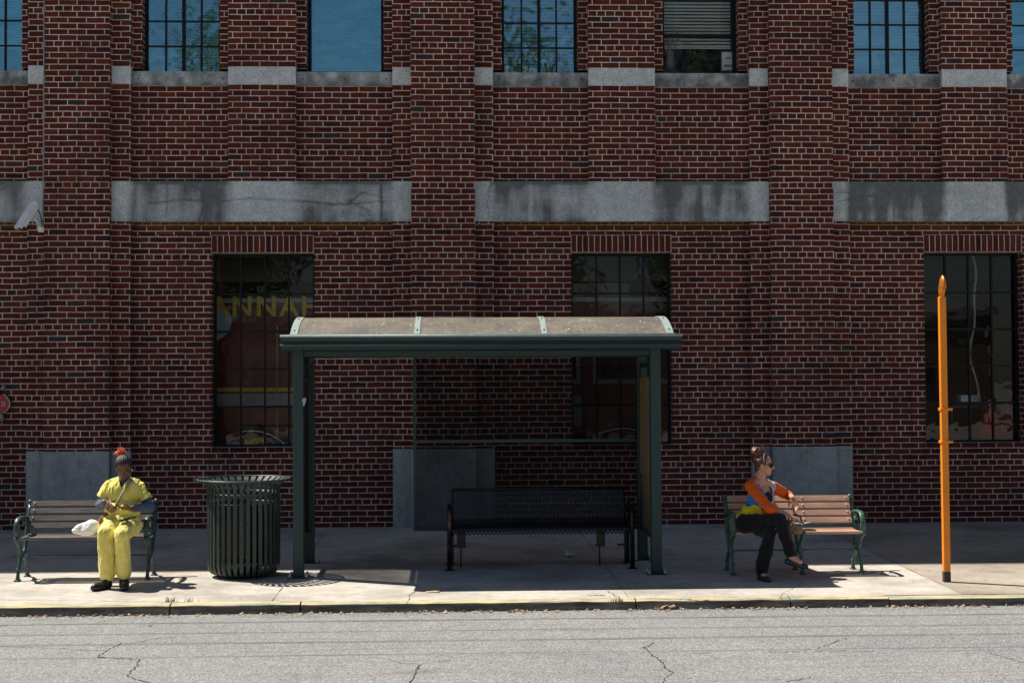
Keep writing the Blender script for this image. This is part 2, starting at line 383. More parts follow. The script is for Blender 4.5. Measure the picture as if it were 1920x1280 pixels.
for pts, w in (([(0, 1172), (16, 1168)], .008), ([(0, 1212), (90, 1214), (180, 1220), (200, 1219), (228, 1205), (265, 1203), (278, 1197), (330, 1192)], .007),
               ([(180, 1232), (260, 1238), (258, 1250), (237, 1270), (262, 1279), (300, 1290)], .010), ([(200, 1219), (184, 1231), (200, 1234)], .007),
               ([(690, 1232), (730, 1237), (752, 1246), (790, 1247), (830, 1241), (850, 1237)], .005), ([(788, 1248), (778, 1264), (768, 1285)], .010),
               ([(1226, 1205), (1208, 1214), (1222, 1228), (1240, 1243), (1248, 1256), (1262, 1264)], .010), ([(1262, 1264), (1248, 1275), (1242, 1285)], .007),
               ([(1588, 1196), (1548, 1210), (1532, 1216)], .008), ([(1848, 1223), (1880, 1233), (1920, 1245)], .005), ([(1478, 1283), (1520, 1273)], .007),
               ([(170, 1167), (205, 1158)], .005), ([(280, 1172), (285, 1168)], .01), ([(1300, 1226), (1330, 1225)], .008), ([(1440, 1223), (1500, 1222.5)], .008), ([(1530, 1221), (1640, 1222)], .009),
               ([(860, 1231), (960, 1230)], .006), ([(1000, 1229), (1180, 1227)], .005), ([(1720, 1222), (1900, 1220)], .006)):
    crack(rd, gr(pts), w, 1, zroad, .012, 8)
road = rd.build('road', [M['asph'], M['joint']]); tag(road, kind='structure')
gd = MB(); gd.quad((-400, -400, -.35), (400, -400, -.35), (400, 400, -.35), (-400, 400, -.35))
M['soil'] = simple('bare_ground', (.36, .335, .29), 1, 0, .2, .3)
ground = gd.build('ground', M['soil']); tag(ground, kind='structure')
# ------------------------------------------------------------------ building
PITCH = 4.713; P0 = -.17
ZB0, ZB1 = 3.985, 4.51; ZS0, ZS1 = 5.783, 6.007; ZBASE = 1.02; ZTOP = 13.0
YP, YS, YR, YW = -.23, -.115, 0.0, .20
WZ0 = W(500, 838, 0).z; WZ1 = W(500, 474, 0).z
HZ = W(145, 82.3, YP).z          # centre height of one header course
# brick rows: row r spans v in [r*CH,(r+1)*CH]; squash happens where r % 6 == 0
VO = -(HZ - CH/2) + CH*6*20
bw = MB()
def wallq(x0, x1, Y, z0, z1, mi=0, uo=0.0):
    """front-facing panel, uv in metres aligned to the panel's left edge"""
    if z1-z0 < 1e-4 or x1-x0 < 1e-4: return
    if mi != 1: uo += BL*random.randint(0, 60)
    u0 = uo; u1 = uo+(x1-x0)
    if mi == 1: uvs = [(u0, 0.0), (u1, 0.0), (u1, z1-z0), (u0, z1-z0)]
    else: uvs = [(u0, z0+VO), (u1, z0+VO), (u1, z1+VO), (u0, z1+VO)]
    bw.quad((x0, Y, z0), (x1, Y, z0), (x1, Y, z1), (x0, Y, z1), mi, uvs)
def sideq(x, ya, yb, z0, z1, face, mi=0):
    """face=+1 looks right, -1 looks left; ya (front) < yb (back)"""
    if face < 0: bw.quad((x, yb, z0), (x, ya, z0), (x, ya, z1), (x, yb, z1), mi, [(.1177-(yb-ya), z0+VO+CH), (.1177, z0+VO+CH), (.1177, z1+VO+CH), (.1177-(yb-ya), z1+VO+CH)])
    else: bw.quad((x, ya, z0), (x, yb, z0), (x, yb, z1), (x, ya, z1), mi, [(0, z0+VO+CH), (yb-ya, z0+VO+CH), (yb-ya, z1+VO+CH), (0, z1+VO+CH)])
def flatq(x0, x1, ya, yb, z, upward, mi=0):
    if upward: bw.quad((x0, ya, z), (x1, ya, z), (x1, yb, z), (x0, yb, z), mi)
    else: bw.quad((x0, yb, z), (x1, yb, z), (x1, ya, z), (x0, ya, z), mi)
bld = thing('brick_building', 'dark red brick building with grey stone bands and steel windows behind the bus stop', 'building', (P0, 3, 0))
HP, SW_ = .415, .245
KMIN, KMAX = -4, 3
WU = [1.285, 3.43]; HWU = .507; HWL = .668; ZUT = 7.9
upper_wins = []; lower_wins = []
for k in range(KMIN, KMAX+1):
    c = P0+k*PITCH; a, b = c-HP, c+HP
    wallq(a, b, YP, ZBASE, ZTOP, 0, uo=BL*.25)
    sideq(a, YP, YS, ZBASE, ZTOP, -1); sideq(b, YP, YS, ZBASE, ZTOP, 1)
    for s in (-1, 1):
        x0, x1 = (a-SW_, a) if s < 0 else (b, b+SW_)
        for z0, z1 in ((ZBASE, ZB0), (ZB1, ZS0), (ZS1, ZTOP)):
            wallq(x0, x1, YS, z0, z1, 0, uo=0 if s > 0 else .11)
            if s < 0: sideq(x0, YS, YR, z0, z1, -1)
            else: sideq(x1, YS, YR, z0, z1, 1)
    if k == KMAX: break
    l, r_ = b+SW_, c+PITCH-HP-SW_          # recess limits of this bay
    um = c+PITCH/2
    # lower wall, window opening, soldier lintel
    wx0, wx1 = um-HWL-.005, um+HWL-.005
    if k in (-2, -1, 0, 1):
        zl = WZ1; zl2 = WZ1+.232
        wallq(l, wx0, YR, 0, zl2, 0, .02); wallq(wx1, r_, YR, 0, zl2, 0, .14)
        wallq(wx0, wx1, YR, zl, zl2, 1, .0); wallq(wx0, wx1, YR, 0, WZ0-.088, 0, .05)
        wallq(wx0, wx1, YR-.008, WZ0-.088, WZ0, 3)
        zg = ZB0-.079; wallq(l, r_, YR, zl2, zg, 0, .05); wallq(l, r_, YR-.002, zg, ZB0, 2, .05)
        sideq(wx0, YR, YW, WZ0, WZ1, 1); sideq(wx1, YR, YW, WZ0, WZ1, -1)
        flatq(wx0, wx1, YR, YW, WZ1, False); flatq(wx0, wx1, YR-.008, YW, WZ0, True, 3)
        lower_wins.append((k, wx0, wx1))
    else: wallq(l, r_, YR, 0, ZB0, 0)
    # upper
    ul, ur = um-.44, um+.44
    for z0, z1 in ((ZB1, ZS0), (ZS1, ZTOP)):
        wallq(ul, ur, YS, z0, z1, 0, .06); sideq(ul, YS, YR, z0, z1, -1); sideq(ur, YS, YR, z0, z1, 1)
    for j, (p0, p1) in enumerate(((l, ul), (ur, r_))):
        wallq(p0, p1, YR, ZB1, ZS0, 0, .03+.1*j)
        if k in (-2, -1, 0, 1):
            q0, q1 = c+WU[j]-HWU, c+WU[j]+HWU
            wallq(p0, q0, YR, ZS1, ZUT, 0); wallq(q1, p1, YR, ZS1, ZUT, 0, .12)
            wallq(p0, p1, YR, ZUT, ZTOP, 0)
            sideq(q0, YR, YW, ZS1, ZUT, 1); sideq(q1, YR, YW, ZS1, ZUT, -1); flatq(q0, q1, YR, YW, ZUT, False)
            upper_wins.append((k, j, q0, q1))
        else: wallq(p0, p1, YR, ZS1, ZTOP, 0)
XL = P0+KMIN*PITCH-HP; XR = P0+KMAX*PITCH+HP; YB = 14.0
bw.quad((XL, YB, 0), (XL, YS, 0), (XL, YS, ZTOP), (XL, YB, ZTOP), 0, [(0, VO), (14, VO), (14, ZTOP+VO), (0, ZTOP+VO)])
bw.quad((XR, YS, 0), (XR, YB, 0), (XR, YB, ZTOP), (XR, YS, ZTOP), 0, [(0, VO), (14, VO), (14, ZTOP+VO), (0, ZTOP+VO)])
# back wall with openings on the ground floor
ops = [(5.0, 5.9, 1.0, 3.0), (7.2, 8.9, 1.6, 3.0), (-4.6, -3.4, 1.4, 3.0), (0.5, 2.0, 1.5, 3.0)]
xs = sorted([XL, XR]+[o for q in ops for o in q[:2]])
for a, b in zip(xs, xs[1:]):
    o = [q for q in ops if abs(q[0]-a) < 1e-6]
    if o:
        wallq(b, a, YB, 0, o[0][2]) if False else None
        for z0, z1 in ((0, o[0][2]), (o[0][3], ZTOP)):
            bw.quad((b, YB, z0), (a, YB, z0), (a, YB, z1), (b, YB, z1), 0, [(0, z0), (b-a, z0), (b-a, z1), (0, z1)])
    else: bw.quad((b, YB, 0), (a, YB, 0), (a, YB, ZTOP), (b, YB, ZTOP), 0, [(0, 0), (b-a, 0), (b-a, ZTOP), (0, ZTOP)])
wall = bw.build('wall', [M['brick'], M['soldier'], M['gold_brick'], M['dark_brick']], bld)
tag(wall, 'dark red brickwork with every sixth course in headers')
rb = MB(); rb.box(XL-.02, XR+.02, -.25, YB+.1, ZTOP, ZTOP+.12)
rb.build('roof', M['stone'], bld)
# stone bands with stains
def stain_grid(name, x0, x1, Y, z0, z1, step, fn, parent, depth=.115):
    nx = max(2, int((x1-x0)/step)); nz = max(2, int((z1-z0)/step))
    vs = []; st = []; fs = []
    for j in range(nz+1):
        for i in range(nx+1):
            X = x0+(x1-x0)*i/nx; Z = z0+(z1-z0)*j/nz
            vs.append((X, Y, Z)); st.append(max(0, min(.96, fn(X, (Z-z0)/(z1-z0)))))
    for j in range(nz):
        for i in range(nx): q = j*(nx+1)+i; fs.append((q, q+1, q+nx+2, q+nx+1))
    n = len(vs)
    for (X, Z) in ((x0, z0), (x1, z0), (x1, z1), (x0, z1)): vs += [(X, Y, Z), (X, Y+depth, Z)]; st += [.3, .6]
    for q in range(4):
        a = n+2*q; b = n+2*((q+1) % 4); fs.append((a, a+1, b+1, b))
    me = bpy.data.meshes.new(name); me.from_pydata(vs, [], fs); me.materials.append(M['stone_st'])
    at = me.attributes.new('stain', 'FLOAT', 'POINT'); at.data.foreach_set('value', st)
    o = bpy.data.objects.new(name, me); COL.objects.link(o); o.parent = parent; return o
def fbm(x, y, z): return noise.fractal(Vector((x, y, z)), 1.0, 2.0, 5)
cracklines = {-1: [[(.9, .45), (1.35, .55), (1.7, .47), (2.2, .58), (2.9, .5), (3.4, .42), (3.95, .5)], [(3.75, .25), (3.5, .5), (3.66, .72), (3.95, .6)], [(1.55, .02), (1.62, .5), (1.5, .98)]],
              0: [[(.6, .1), (.58, .5), (.62, .95)]], 1: [[(.5, .5), (.9, .62), (1.25, .78)], [(.85, .1), (.88, .6)], [(.5, .75), (.9, .62)]]}
for k in range(-3, KMAX):
    c = P0+k*PITCH; x0, x1 = c+HP, c+PITCH-HP; seed = k*7.3+20
    strength = {-1: .62, 0: .60, 1: .80}.get(k, .6)
    cl = cracklines.get(k, [])
    def fn(X, t, c=c, seed=seed, strength=strength, cl=cl):
        r_ = X-c; um = PITCH/2
        def zone(a, b, s=.13):
            return max(0, min(1, (r_-a)/s+.5))*max(0, min(1, (b-r_)/s+.5))
        z = max(zone(HP+SW_, um-.44+.02), zone(um+.44-.02, PITCH-HP-SW_-.03))
        streak = .5+.9*fbm(X*5.5, t*.35, seed); blot = .5+.8*fbm(X*1.1, t*1.1, seed+9)
        v = z*strength*(.25+.75*max(0, min(1, streak)))*(.25+.9*blot)+z*.25*max(0, t-.55)
        v *= 2.1; v += .05+.22*max(0, fbm(X*.8, t*.8, seed+3))
        if t > .93: v += .35*z
        if t < .10: v += (.1-t)*4*max(0, .4+fbm(X*4, 0, seed))*.7
        thin = fbm(X*16, t*.15, seed+5)
        if thin > .42: v += (thin-.42)*1.1*(.3+z)
        for line in cl:
            for (ax, az), (bx, bz) in zip(line, line[1:]):
                pa = Vector((ax, az*.525)); pb = Vector((bx, bz*.525))
                p = Vector((r_+.02*noise.noise(Vector((X*14, t*8, 1))), t*.525+.014*noise.noise(Vector((X*11, t*9, 5))))); ab = pb-pa; h = max(0, min(1, (p-pa).dot(ab)/ab.length_squared))
                dd = (p-(pa+ab*h)).length
                if dd < .02: v += .55*(1-dd/.02)
        return v
    stain_grid('stone_band', x0+.001, x1-.001, YS-.006, ZB0, ZB1, .018 if -2 < k < 2 else .08, fn, bld, .125)
    # sills: light faces on the steps and pier, darker recessed sills below the windows
    for (p0, p1) in ((HP, HP+SW_), (PITCH/2-.44, PITCH/2+.44), (PITCH-HP-SW_, PITCH-HP)):
        g = lambda X, t, s=seed: .05+.15*max(0, fbm(X*3, t*2, s))
        stain_grid('stone_sill_block', c+p0+.001, c+p1-.001, YS-.004, ZS0, ZS1, .05, g, bld, .12)
    for (p0, p1) in ((HP+SW_, PITCH/2-.44), (PITCH/2+.44, PITCH-HP-SW_)):
        def g2(X, t, s=seed):
            v = .58+.55*fbm(X*6, t*.9, s+2)+.30*(1-t)+.1*fbm(X*30, t*2, s)
            return v
        zt = ZS1-.045
        o = stain_grid('stone_sill', c+p0+.001, c+p1-.001, YR-.035, ZS0-.004, zt, .02, g2, bld, .03)
        sl = MB(); sl.quad((c+p0, YR-.035, zt), (c+p1, YR-.035, zt), (c+p1, YW, ZS1-.01), (c+p0, YW, ZS1-.01))
        for dx in (.08, (p1-p0)/2, p1-p0-.08): sl.lathe([(.0, 0), (.009, 0), (.009, .006), (0, .006)], (c+p0+dx, YR-.037, ZS0+.085), 8, 1, Matrix.Rotation(R(90), 3, 'X'))
        sl.build('sill_slope', [M['stone'], M['steel']], o)
for k in range(-3, KMAX+1):
    c = P0+k*PITCH
    s = MB()
    s.box(c-HP-.004, c+HP+.004, YP-.012, YP+.08, -.05, ZBASE)
    s.box(c-HP-SW_-.004, c-HP-.004, YS-.010, YS+.09, -.05, ZBASE); s.box(c+HP+.004, c+HP+SW_+.004, YS-.010, YS+.09, -.05, ZBASE)
    s.build('stone_base', M['base_stone'], bld, bevel=.004)
# interior shell
it = MB()
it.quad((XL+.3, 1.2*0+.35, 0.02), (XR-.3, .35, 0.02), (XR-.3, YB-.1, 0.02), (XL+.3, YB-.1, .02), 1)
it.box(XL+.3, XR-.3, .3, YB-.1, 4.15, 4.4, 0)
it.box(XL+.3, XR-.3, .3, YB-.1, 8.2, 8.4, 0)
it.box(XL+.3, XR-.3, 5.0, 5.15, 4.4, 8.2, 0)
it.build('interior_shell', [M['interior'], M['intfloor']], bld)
# windows
def blind(parent, x0, x1, z0, z1, pitch, m, tilt=55, w=None, Y=.30):
    mb = MB(); n = int((z1-z0)/pitch); w = w or pitch*.86
    for i in range(n):
        z = z0+(i+.5)*pitch; a = R(tilt+random.uniform(-3.5, 3.5)); dz = -math.sin(a)*w/2; dy = math.cos(a)*w/2; sag = random.uniform(-.003, .003)
        mb.add([(x0, Y-dy, z-dz+sag), (x1, Y-dy, z-dz-sag), (x1, Y, z+.002-sag), (x0, Y, z+.002+sag), (x1, Y+dy, z+dz), (x0, Y+dy, z+dz)], [(0, 1, 2, 3), (3, 2, 4, 5)])
    mb.box(x0, x1, Y-.012, Y+.012, z0-.012, z0)
    for fx in (.18, .82):
        X = x0+(x1-x0)*fx; mb.box(X-.0015, X+.0015, Y-.02, Y-.017, z0, z1)
    return mb.build('blind', m, parent)
def win(x0, x1, z0, z1, cols, rows, thickc=(), thickr=(), glass='glass', name='window', fw_=.035, rowh=None, label=None):
    mb = MB(); Y0, Y1 = YW-.02, YW+.03
    mb.box(x0, x0+fw_, Y0, Y1, z0, z1); mb.box(x1-fw_, x1, Y0, Y1, z0, z1)
    mb.box(x0+fw_, x1-fw_, Y0, Y1, z0, z0+fw_*.8); mb.box(x0+fw_, x1-fw_, Y0, Y1, z1-fw_, z1)
    ix0, ix1, iz0, iz1 = x0+fw_, x1-fw_, z0+fw_*.8, z1-fw_
    for i in range(1, cols):
        X = ix0+(ix1-ix0)*i/cols; w = .022 if i in thickc else .011
        mb.box(X-w, X+w, Y0+.004, Y1-.008, iz0, iz1)
    rh = rowh or (iz1-iz0)/rows
    for i in range(1, rows):
        Z = iz0+rh*i; w = .016 if i in thickr else .009
        if Z < iz1: mb.box(ix0, ix1, Y0+.008, Y1-.004, Z-w, Z+w)
    # hinge pegs and a latch
    o = mb.build(name, M['steel'], bld)
    if label: o['label'] = label
    g = MB(); g.quad((ix0, YW+.008, iz0), (ix1, YW+.008, iz0), (ix1, YW+.008, iz1), (ix0, YW+.008, iz1)); g.build('glass', M[glass], o)
    return o
M['bl_white'] = simple('white_blind', (.82, .86, .88), .5, 0, .05)
M['bl_blue'] = simple('sky_blue_tinted_blind', (.10, .80, .97), .5, 0, .05)  # blue of the mirrored sky painted into the slat colour
M['bl_grey'] = simple('grey_blind', (.34, .60, .74), .5, 0, .1)  # bluish grey, part of the sky's reflection painted in
M['dark_panel'] = simple('dark_backing', (.02, .03, .035), .8)
M['gap_backing'] = simple('added_blue_backing', (.015, .11, .17), .7, 0, .08)  # added sheet behind the slats, paints the dark gaps between them
for k, x0, x1 in lower_wins:
    win(x0, x1, WZ0, WZ1, 4, 5, (), (1, 3), label={-1: 'window showing gold capital letters on a dark fire engine', 0: 'window partly behind the shelter screen', 1: 'window behind the orange post with red coats inside'}.get(k))
for k, j, x0, x1 in upper_wins:
    kk = (k, j); z0, z1 = ZS1-.03, ZUT
    if kk in ((-1, 1), (-2, 0)):
        o = win(x0, x1, z0, z1, 1, 1, glass='glass_up', fw_=.045); blind(o, x0+.05, x1-.05, z0+.03, z1-.05, .034, M['bl_blue'], 38)
        bp = MB(); bp.box(x0+.02, x1-.02, .36, .37, z0, z1); bp.build('added_backing', M['gap_backing'], o)
    elif kk == (0, 1):
        o = win(x0, x1, z0, z1, 1, 4, thickr=(1, 2, 3), glass='glass_clear', fw_=.045, rowh=.50)
        blind(o, x0+.05, x1-.05, z0+.40, z1-.05, .045, M['bl_white'], 30, .040)
    else:
        o = win(x0, x1, z0, z1, 4, 6, (2,), (), glass='glass_up', fw_=.04, rowh=.334)
        if kk == (-1, 0):
            blind(o, x0+.05, x1-.05, z0+.03, z1-.05,   .034, M['bl_grey'], 38); bp = MB(); bp.box(x0+.02, x0+.66, .36, .37, z0, z1); bp.build('added_backing', M['gap_backing'], o)
        elif kk == (0, 0):
            blind(o, x0+.05, x1-.05, z0+.03, z1-.05, .045, M['bl_white'], 32, .042)
            bp = MB(); bp.box(x0+.5, x1-.03, .36, .37, z0, z1); bp.build('added_backing', M['gap_backing'], o)
        elif kk == (1, 0):
            blind(o, x0+.05, x1-.05, z0+.03, z1-.05, .046, M['bl_white'], 50, .040)
            bp = MB(); bp.box(x0+.02, x1-.16, .36, .37, z0, z1); bp.build('added_backing', M['bl_blue'], o)
        else:
            blind(o, x0+.05, x1-.05, z0+.36, z1-.05, .034, M['bl_blue'], 60); bp = MB(); bp.box(x0+.02, x1-.02, .36, .37, z0, z1); bp.build('added_backing', M['gap_backing'], o)
fixparent(bld)
# ------------------------------------------------------------------ wall fittings
def camera_thing():
    root = thing('security_camera', 'white security camera angled down on a wall bracket at the left pilaster', 'camera', W(80, 415, -.16))
    Y = -.42
    a = W(66, 383, Y+.06); b = W(38, 427, Y-.12); ax = (b-a).normalized(); L = (b-a).length
    side = Vector((0, 0, 1)).cross(ax).normalized(); upv = ax.cross(side)
    if upv.y > 0: pass
    Mx = Matrix((( ax.x, side.x, upv.x, a.x), (ax.y, side.y, upv.y, a.y), (ax.z, side.z, upv.z, a.z), (0, 0, 0, 1)))
    h = MB(); h.box(.01, L-.03, -.045, .045, -.045, .035, 0, Mx); h.build('housing', M['white'], root, bevel=.008)
    h = MB(); h.box(-.01, L+.03, -.055, .055, .036, .048, 0, Mx); h.box(-.01, L+.03, -.056, -.048, .0, .036, 0, Mx); h.box(-.01, L+.03, .048, .056, .0, .036, 0, Mx)
    h.build('sun_shield', M['white'], root, bevel=.003)
    h = MB(); h.box(L-.03, L-.022, -.04, .04, -.04, .03, 0, Mx); h.build('lens_window', M['blackm'], root)
    h = MB(); p1 = W(66, 412, Y+.02); p2 = W(72, 419, -.3); p3 = W(78, 424, YS); h.sweep([W(62, 410, Y-.0), p1, p2, p3], [.02, .018, .022, .03], 8)
    h.box(p3.x-.04, p3.x+.035, YS-.02, YS, p3.z-.08, p3.z+.05); h.build('bracket', M['white'], root, bevel=.003)
    h = MB(); h.sweep([W(69, 392, Y+.05), W(74, 398, -.38), W(77, 408, -.3), W(79, 420, -.2), W(80, 427, YS)], .006, 6); h.build('cable', M['blackm'], root, True)
    fixparent(root)
camera_thing()
cd = MB(); cx = W(82, 200, YS-.02).x
cd.sweep([(cx, YS-.015, W(80, 418, YS).z), (cx, YS-.015, 8.5)], .011, 8)
for z in (4.9, 6.3, 7.7): cd.box(cx-.03, cx+.01, YS-.028, YS, z-.012, z+.012)
M['conduit'] = simple('grey_conduit', (.30, .36, .42), .45, .3, .2)
o = cd.build('conduit', M['conduit'], None, True); tag(o, 'thin grey vertical conduit pipe down the left pilaster edge', 'pipe')
# emblem cut by the left edge of the picture
def emblem():
    c = W(-20, 757, -.05); root = thing('wall_emblem', 'red cross shaped emblem plaque on brick wall at far left', 'emblem', c)
    M['ered'] = simple('emblem_red', (.42, .012, .022), .35, 0, .1); M['ewh'] = simple('emblem_white', (.6, .6, .56), .5, 0, .1); M['egrey'] = simple('emblem_grey', (.25, .27, .30), .5, 0, .3)
    def cross(s, y, n=10):
        pts = []
        for q in range(4):
            for i in range(n+1):      # flared arm end, bulging outwards
                a = R(90*q) + R(-34+68*i/n); rr = s*(1+.16*math.cos(math.pi*(i/n-.5))**2)
                pts.append((rr*math.cos(a), rr*math.sin(a)))
            a = R(90*q+45); pts.append((s*.52*math.cos(a), s*.52*math.sin(a)))
        return pts
    def slab(nm, s, y0, y1, m, parent):
        mb = MB(); P_ = cross(s, 0); f = [Vector((c.x+x, y0, c.z+z)) for x, z in P_]; b = [Vector((c.x+x, y1, c.z+z)) for x, z in P_]
        mb.poly(f); n = len(f)
        for i in range(n): mb.quad(f[i], b[i], b[(i+1) % n], f[(i+1) % n])
        return mb.build(nm, m, parent)
    slab('border', .238, -.040, -.012, M['blackm'], root); slab('edge_trim', .228, -.044, -.02, M['ewh'], root); slab('face', .218, -.048, -.02, M['ered'], root)
    for rr, y, m, nm in ((.125, -.052, 'ewh', 'centre_ring'), (.115, -.055, 'egrey', 'centre_disc')):
        mb = MB(); mb.lathe([(0, 0), (rr, 0), (rr, .02)], (c.x, y, c.z), 40, 0, Matrix.Rotation(R(-90), 3, 'X')); mb.build(nm, M[m], root)
    mb = MB()                                       # the D of the lettering on the right arm
    for i in range(9):
        a0 = R(-70+140*i/9); a1 = R(-70+140*(i+1)/9); X = c.x+.172
        mb.quad((X+.022*math.cos(a0), -.0505, c.z+.024*math.sin(a0)), (X+.029*math.cos(a0), -.0505, c.z+.032*math.sin(a0)), (X+.029*math.cos(a1), -.0505, c.z+.032*math.sin(a1)), (X+.022*math.cos(a1), -.0505, c.z+.024*math.sin(a1)))
    mb.box(c.x+.160, c.x+.167, -.0505, -.049, c.z-.034, c.z+.034); mb.build('letter', M['ewh'], root)
    mb = MB(); mb.sweep([(c.x+.14, -.06, c.z+.19), (c.x+.18, -.065, c.z+.20), (c.x+.20, -.06, c.z+.235)], [.012, .02, .01], 8); mb.build('hose_fitting', M['egrey'], root, True); mb = MB(); mb.sweep([(c.x+.15, -.06, c.z-.13), (c.x+.165, -.07, c.z-.17), (c.x+.16, -.06, c.z-.22)], [.022, .028, .018], 8)
    mb.build('hose_fitting', M['egrey'], root, True); fixparent(root)
emblem()
# ------------------------------------------------------------------ inside the building
def text_mesh(body, size, m, parent, loc, extrude=.004, name='lettering', rot=(90, 0, 0), bold=.02, sx=1.0, space=1.0):
    cu = bpy.data.curves.new(name, 'FONT'); cu.body = body; cu.size = size; cu.extrude = extrude; cu.offset = bold*size; cu.space_character = space
    o = bpy.data.objects.new(name, cu); COL.objects.link(o); bpy.context.view_layer.update()
    me = bpy.data.meshes.new_from_object(o.evaluated_get(bpy.context.evaluated_depsgraph_get())); bpy.data.objects.remove(o)
    me.materials.clear(); me.materials.append(m)
    n = bpy.data.objects.new(name, me); COL.objects.link(n); n.location = loc; n.rotation_euler = [R(a) for a in rot]; n.scale = (sx, 1, 1)
    n.parent = parent; return n
M['truck_red'] = simple('fire_engine_dark_red', (.16, .012, .006), .3, 0, .15, 2, .02)
M['gold'] = simple('gold_leaf_lettering', (.90, .60, .06), .5, 0, .15)
M['chrome'] = simple('chrome', (.65, .66, .68), .18, .9, .05, bump=0)
M['tyre'] = simple('tyre_rubber', (.015, .015, .015), .8)
M['silver'] = simple('silver_stripe', (.42, .43, .42), .4, 0, .15)
M['truck_glass'] = simple('dark_vehicle_glass', (.03, .035, .02), .08, 0, .3, bump=0)
M['seal'] = simple('pale_blue_seal', (.42, .62, .72), .6, 0, .1)
def truck():
    Y = 1.25
    def X(px): return W(px, 700, Y).x
    def Z(py): return W(600, py, Y).z
    root = thing('fire_engine', 'dark red fire engine with gold capitals seen through the left ground floor window', 'fire engine', (X(800), Y+1.2, .05))
    zb = .45; wx = (X(470), X(1165)); x0, x1 = X(60), X(1350)
    mb = MB(); wr = .66
    def arch(px): return px
    zs = 1.18
    # side panel with wheel openings, cut as arcs
    edges = sorted([x0, x1, wx[0]-wr, wx[0]+wr, wx[1]-wr, wx[1]+wr])
    for a, b in ((x0, wx[0]-wr), (wx[0]+wr, wx[1]-wr), (wx[1]+wr, x1)): mb.box(a, b, Y, Y+2.3, zb, zs+.1)
    mb.box(x0, x1, Y, Y+2.3, zs+.1, 3.05)
    for c in wx:
        N = 14
        for i in range(N):
            a0 = math.pi*i/N; a1 = math.pi*(i+1)/N
            p0 = (c-wr*math.cos(a0), .55+wr*math.sin(a0)*.98); p1 = (c-wr*math.cos(a1), .55+wr*math.sin(a1)*.98)
            mb.quad((p0[0], Y, p0[1]), (p1[0], Y, p1[1]), (p1[0], Y, zs+.12), (p0[0], Y, zs+.12))
    mb.build('body', M['truck_red'], root)
    for c in wx:
        a = MB(); pts = [(c-(wr+.01)*math.cos(math.pi*i/20), Y-.01, .55+(wr+.01)*math.sin(math.pi*i/20)) for i in range(21)]; a.sweep(pts, .028, 8); a.build('wheel_arch', M['chrome'], root, True)
        RX = Matrix.Rotation(R(90), 3, 'X')
        wt = MB(); wt.lathe([(.30, -.14), (.50, -.14), (.53, -.10), (.53, .1), (.50, .14), (.30, .14)], (c, Y+.22, .55), 32, 0, RX)
        w = wt.build('wheel', M['tyre'], root, True); hm = MB(); hm.lathe([(0, .1), (.12, .1), (.14, .04), (.30, .02), (.30, -.05)], (c, Y+.22, .55), 24, 0, RX); hm.build('rim', M['chrome'], w, True)
    s = MB(); s.box(x0, X(1000), Y-.006, Y-.001, Z(760), Z(737)); s.build('silver_stripe', M['silver'], root)
    s = MB(); s.box(x0, X(1000), Y-.008, Y-.001, Z(733), Z(726)); s.build('gold_stripe', M['gold'], root)
    tz = Z(592); hgt = Z(556)-Z(592)
    t = text_mesh('SAVANNAH', hgt/.70, M['gold'], root, (0, Y-.06, tz), .004, bold=.022, space=1.18)
    bb = [v.co.x for v in t.data.vertices]; L0, L1 = min(bb), max(bb); target0 = X(292); target1 = X(600)
    t.scale.x = (target1-target0)/(L1-L0); t.location.x = target0-L0*t.scale.x
    d = MB(); d.lathe([(0, 0), (.27, 0), (.27, .012)], (X(398), Y-.03, Z(602)), 40, 0, Matrix.Rotation(R(-90), 3, 'X') @ Matrix.Scale(1.0, 3)); d.build('round_seal', M['seal'], root)
    # cab side windows seen behind the second window
    for i, px in enumerate((1040, 1160, 1250)):
        f = MB(); f.box(X(px)-.36, X(px)+.36, Y-.012, Y-.001, Z(722), Z(612)); fr = f.build('side_window', M['silver'], root, bevel=.0)
        g = MB(); g.box(X(px)-.30, X(px)+.30, Y-.018, Y-.012, Z(713), Z(622)); g.build('pane', M['truck_glass'], fr)
    # tool rack shapes and a rail on the side
    g = MB()
    for px in (60, 240, 330, 520, 650, 760, 880, 960): g.box(X(px)-.008, X(px)+.008, Y-.008, Y, Z(830), Z(610))
    g.box(x0, x1, Y-.05, Y, 3.0, 3.06); g.box(X(1070), X(1090), Y-.02, Y, Z(802), Z(765)); g.box(X(1070), X(1090), Y-.02, Y, Z(760), Z(743)); g.build('locker_trim', M['silver'], root)
    lb = MB(); lb.box(X(1040), X(1190), Y+.6, Y+1.4, 3.05, 3.3); lb.build('light_bar', M['silver'], root)
    fixparent(root)
truck()
M['coat_red'] = fabric('red_cloth', (.50, .02, .02)); M['coat_pink'] = fabric('faded_red_cloth', (.55, .16, .10))
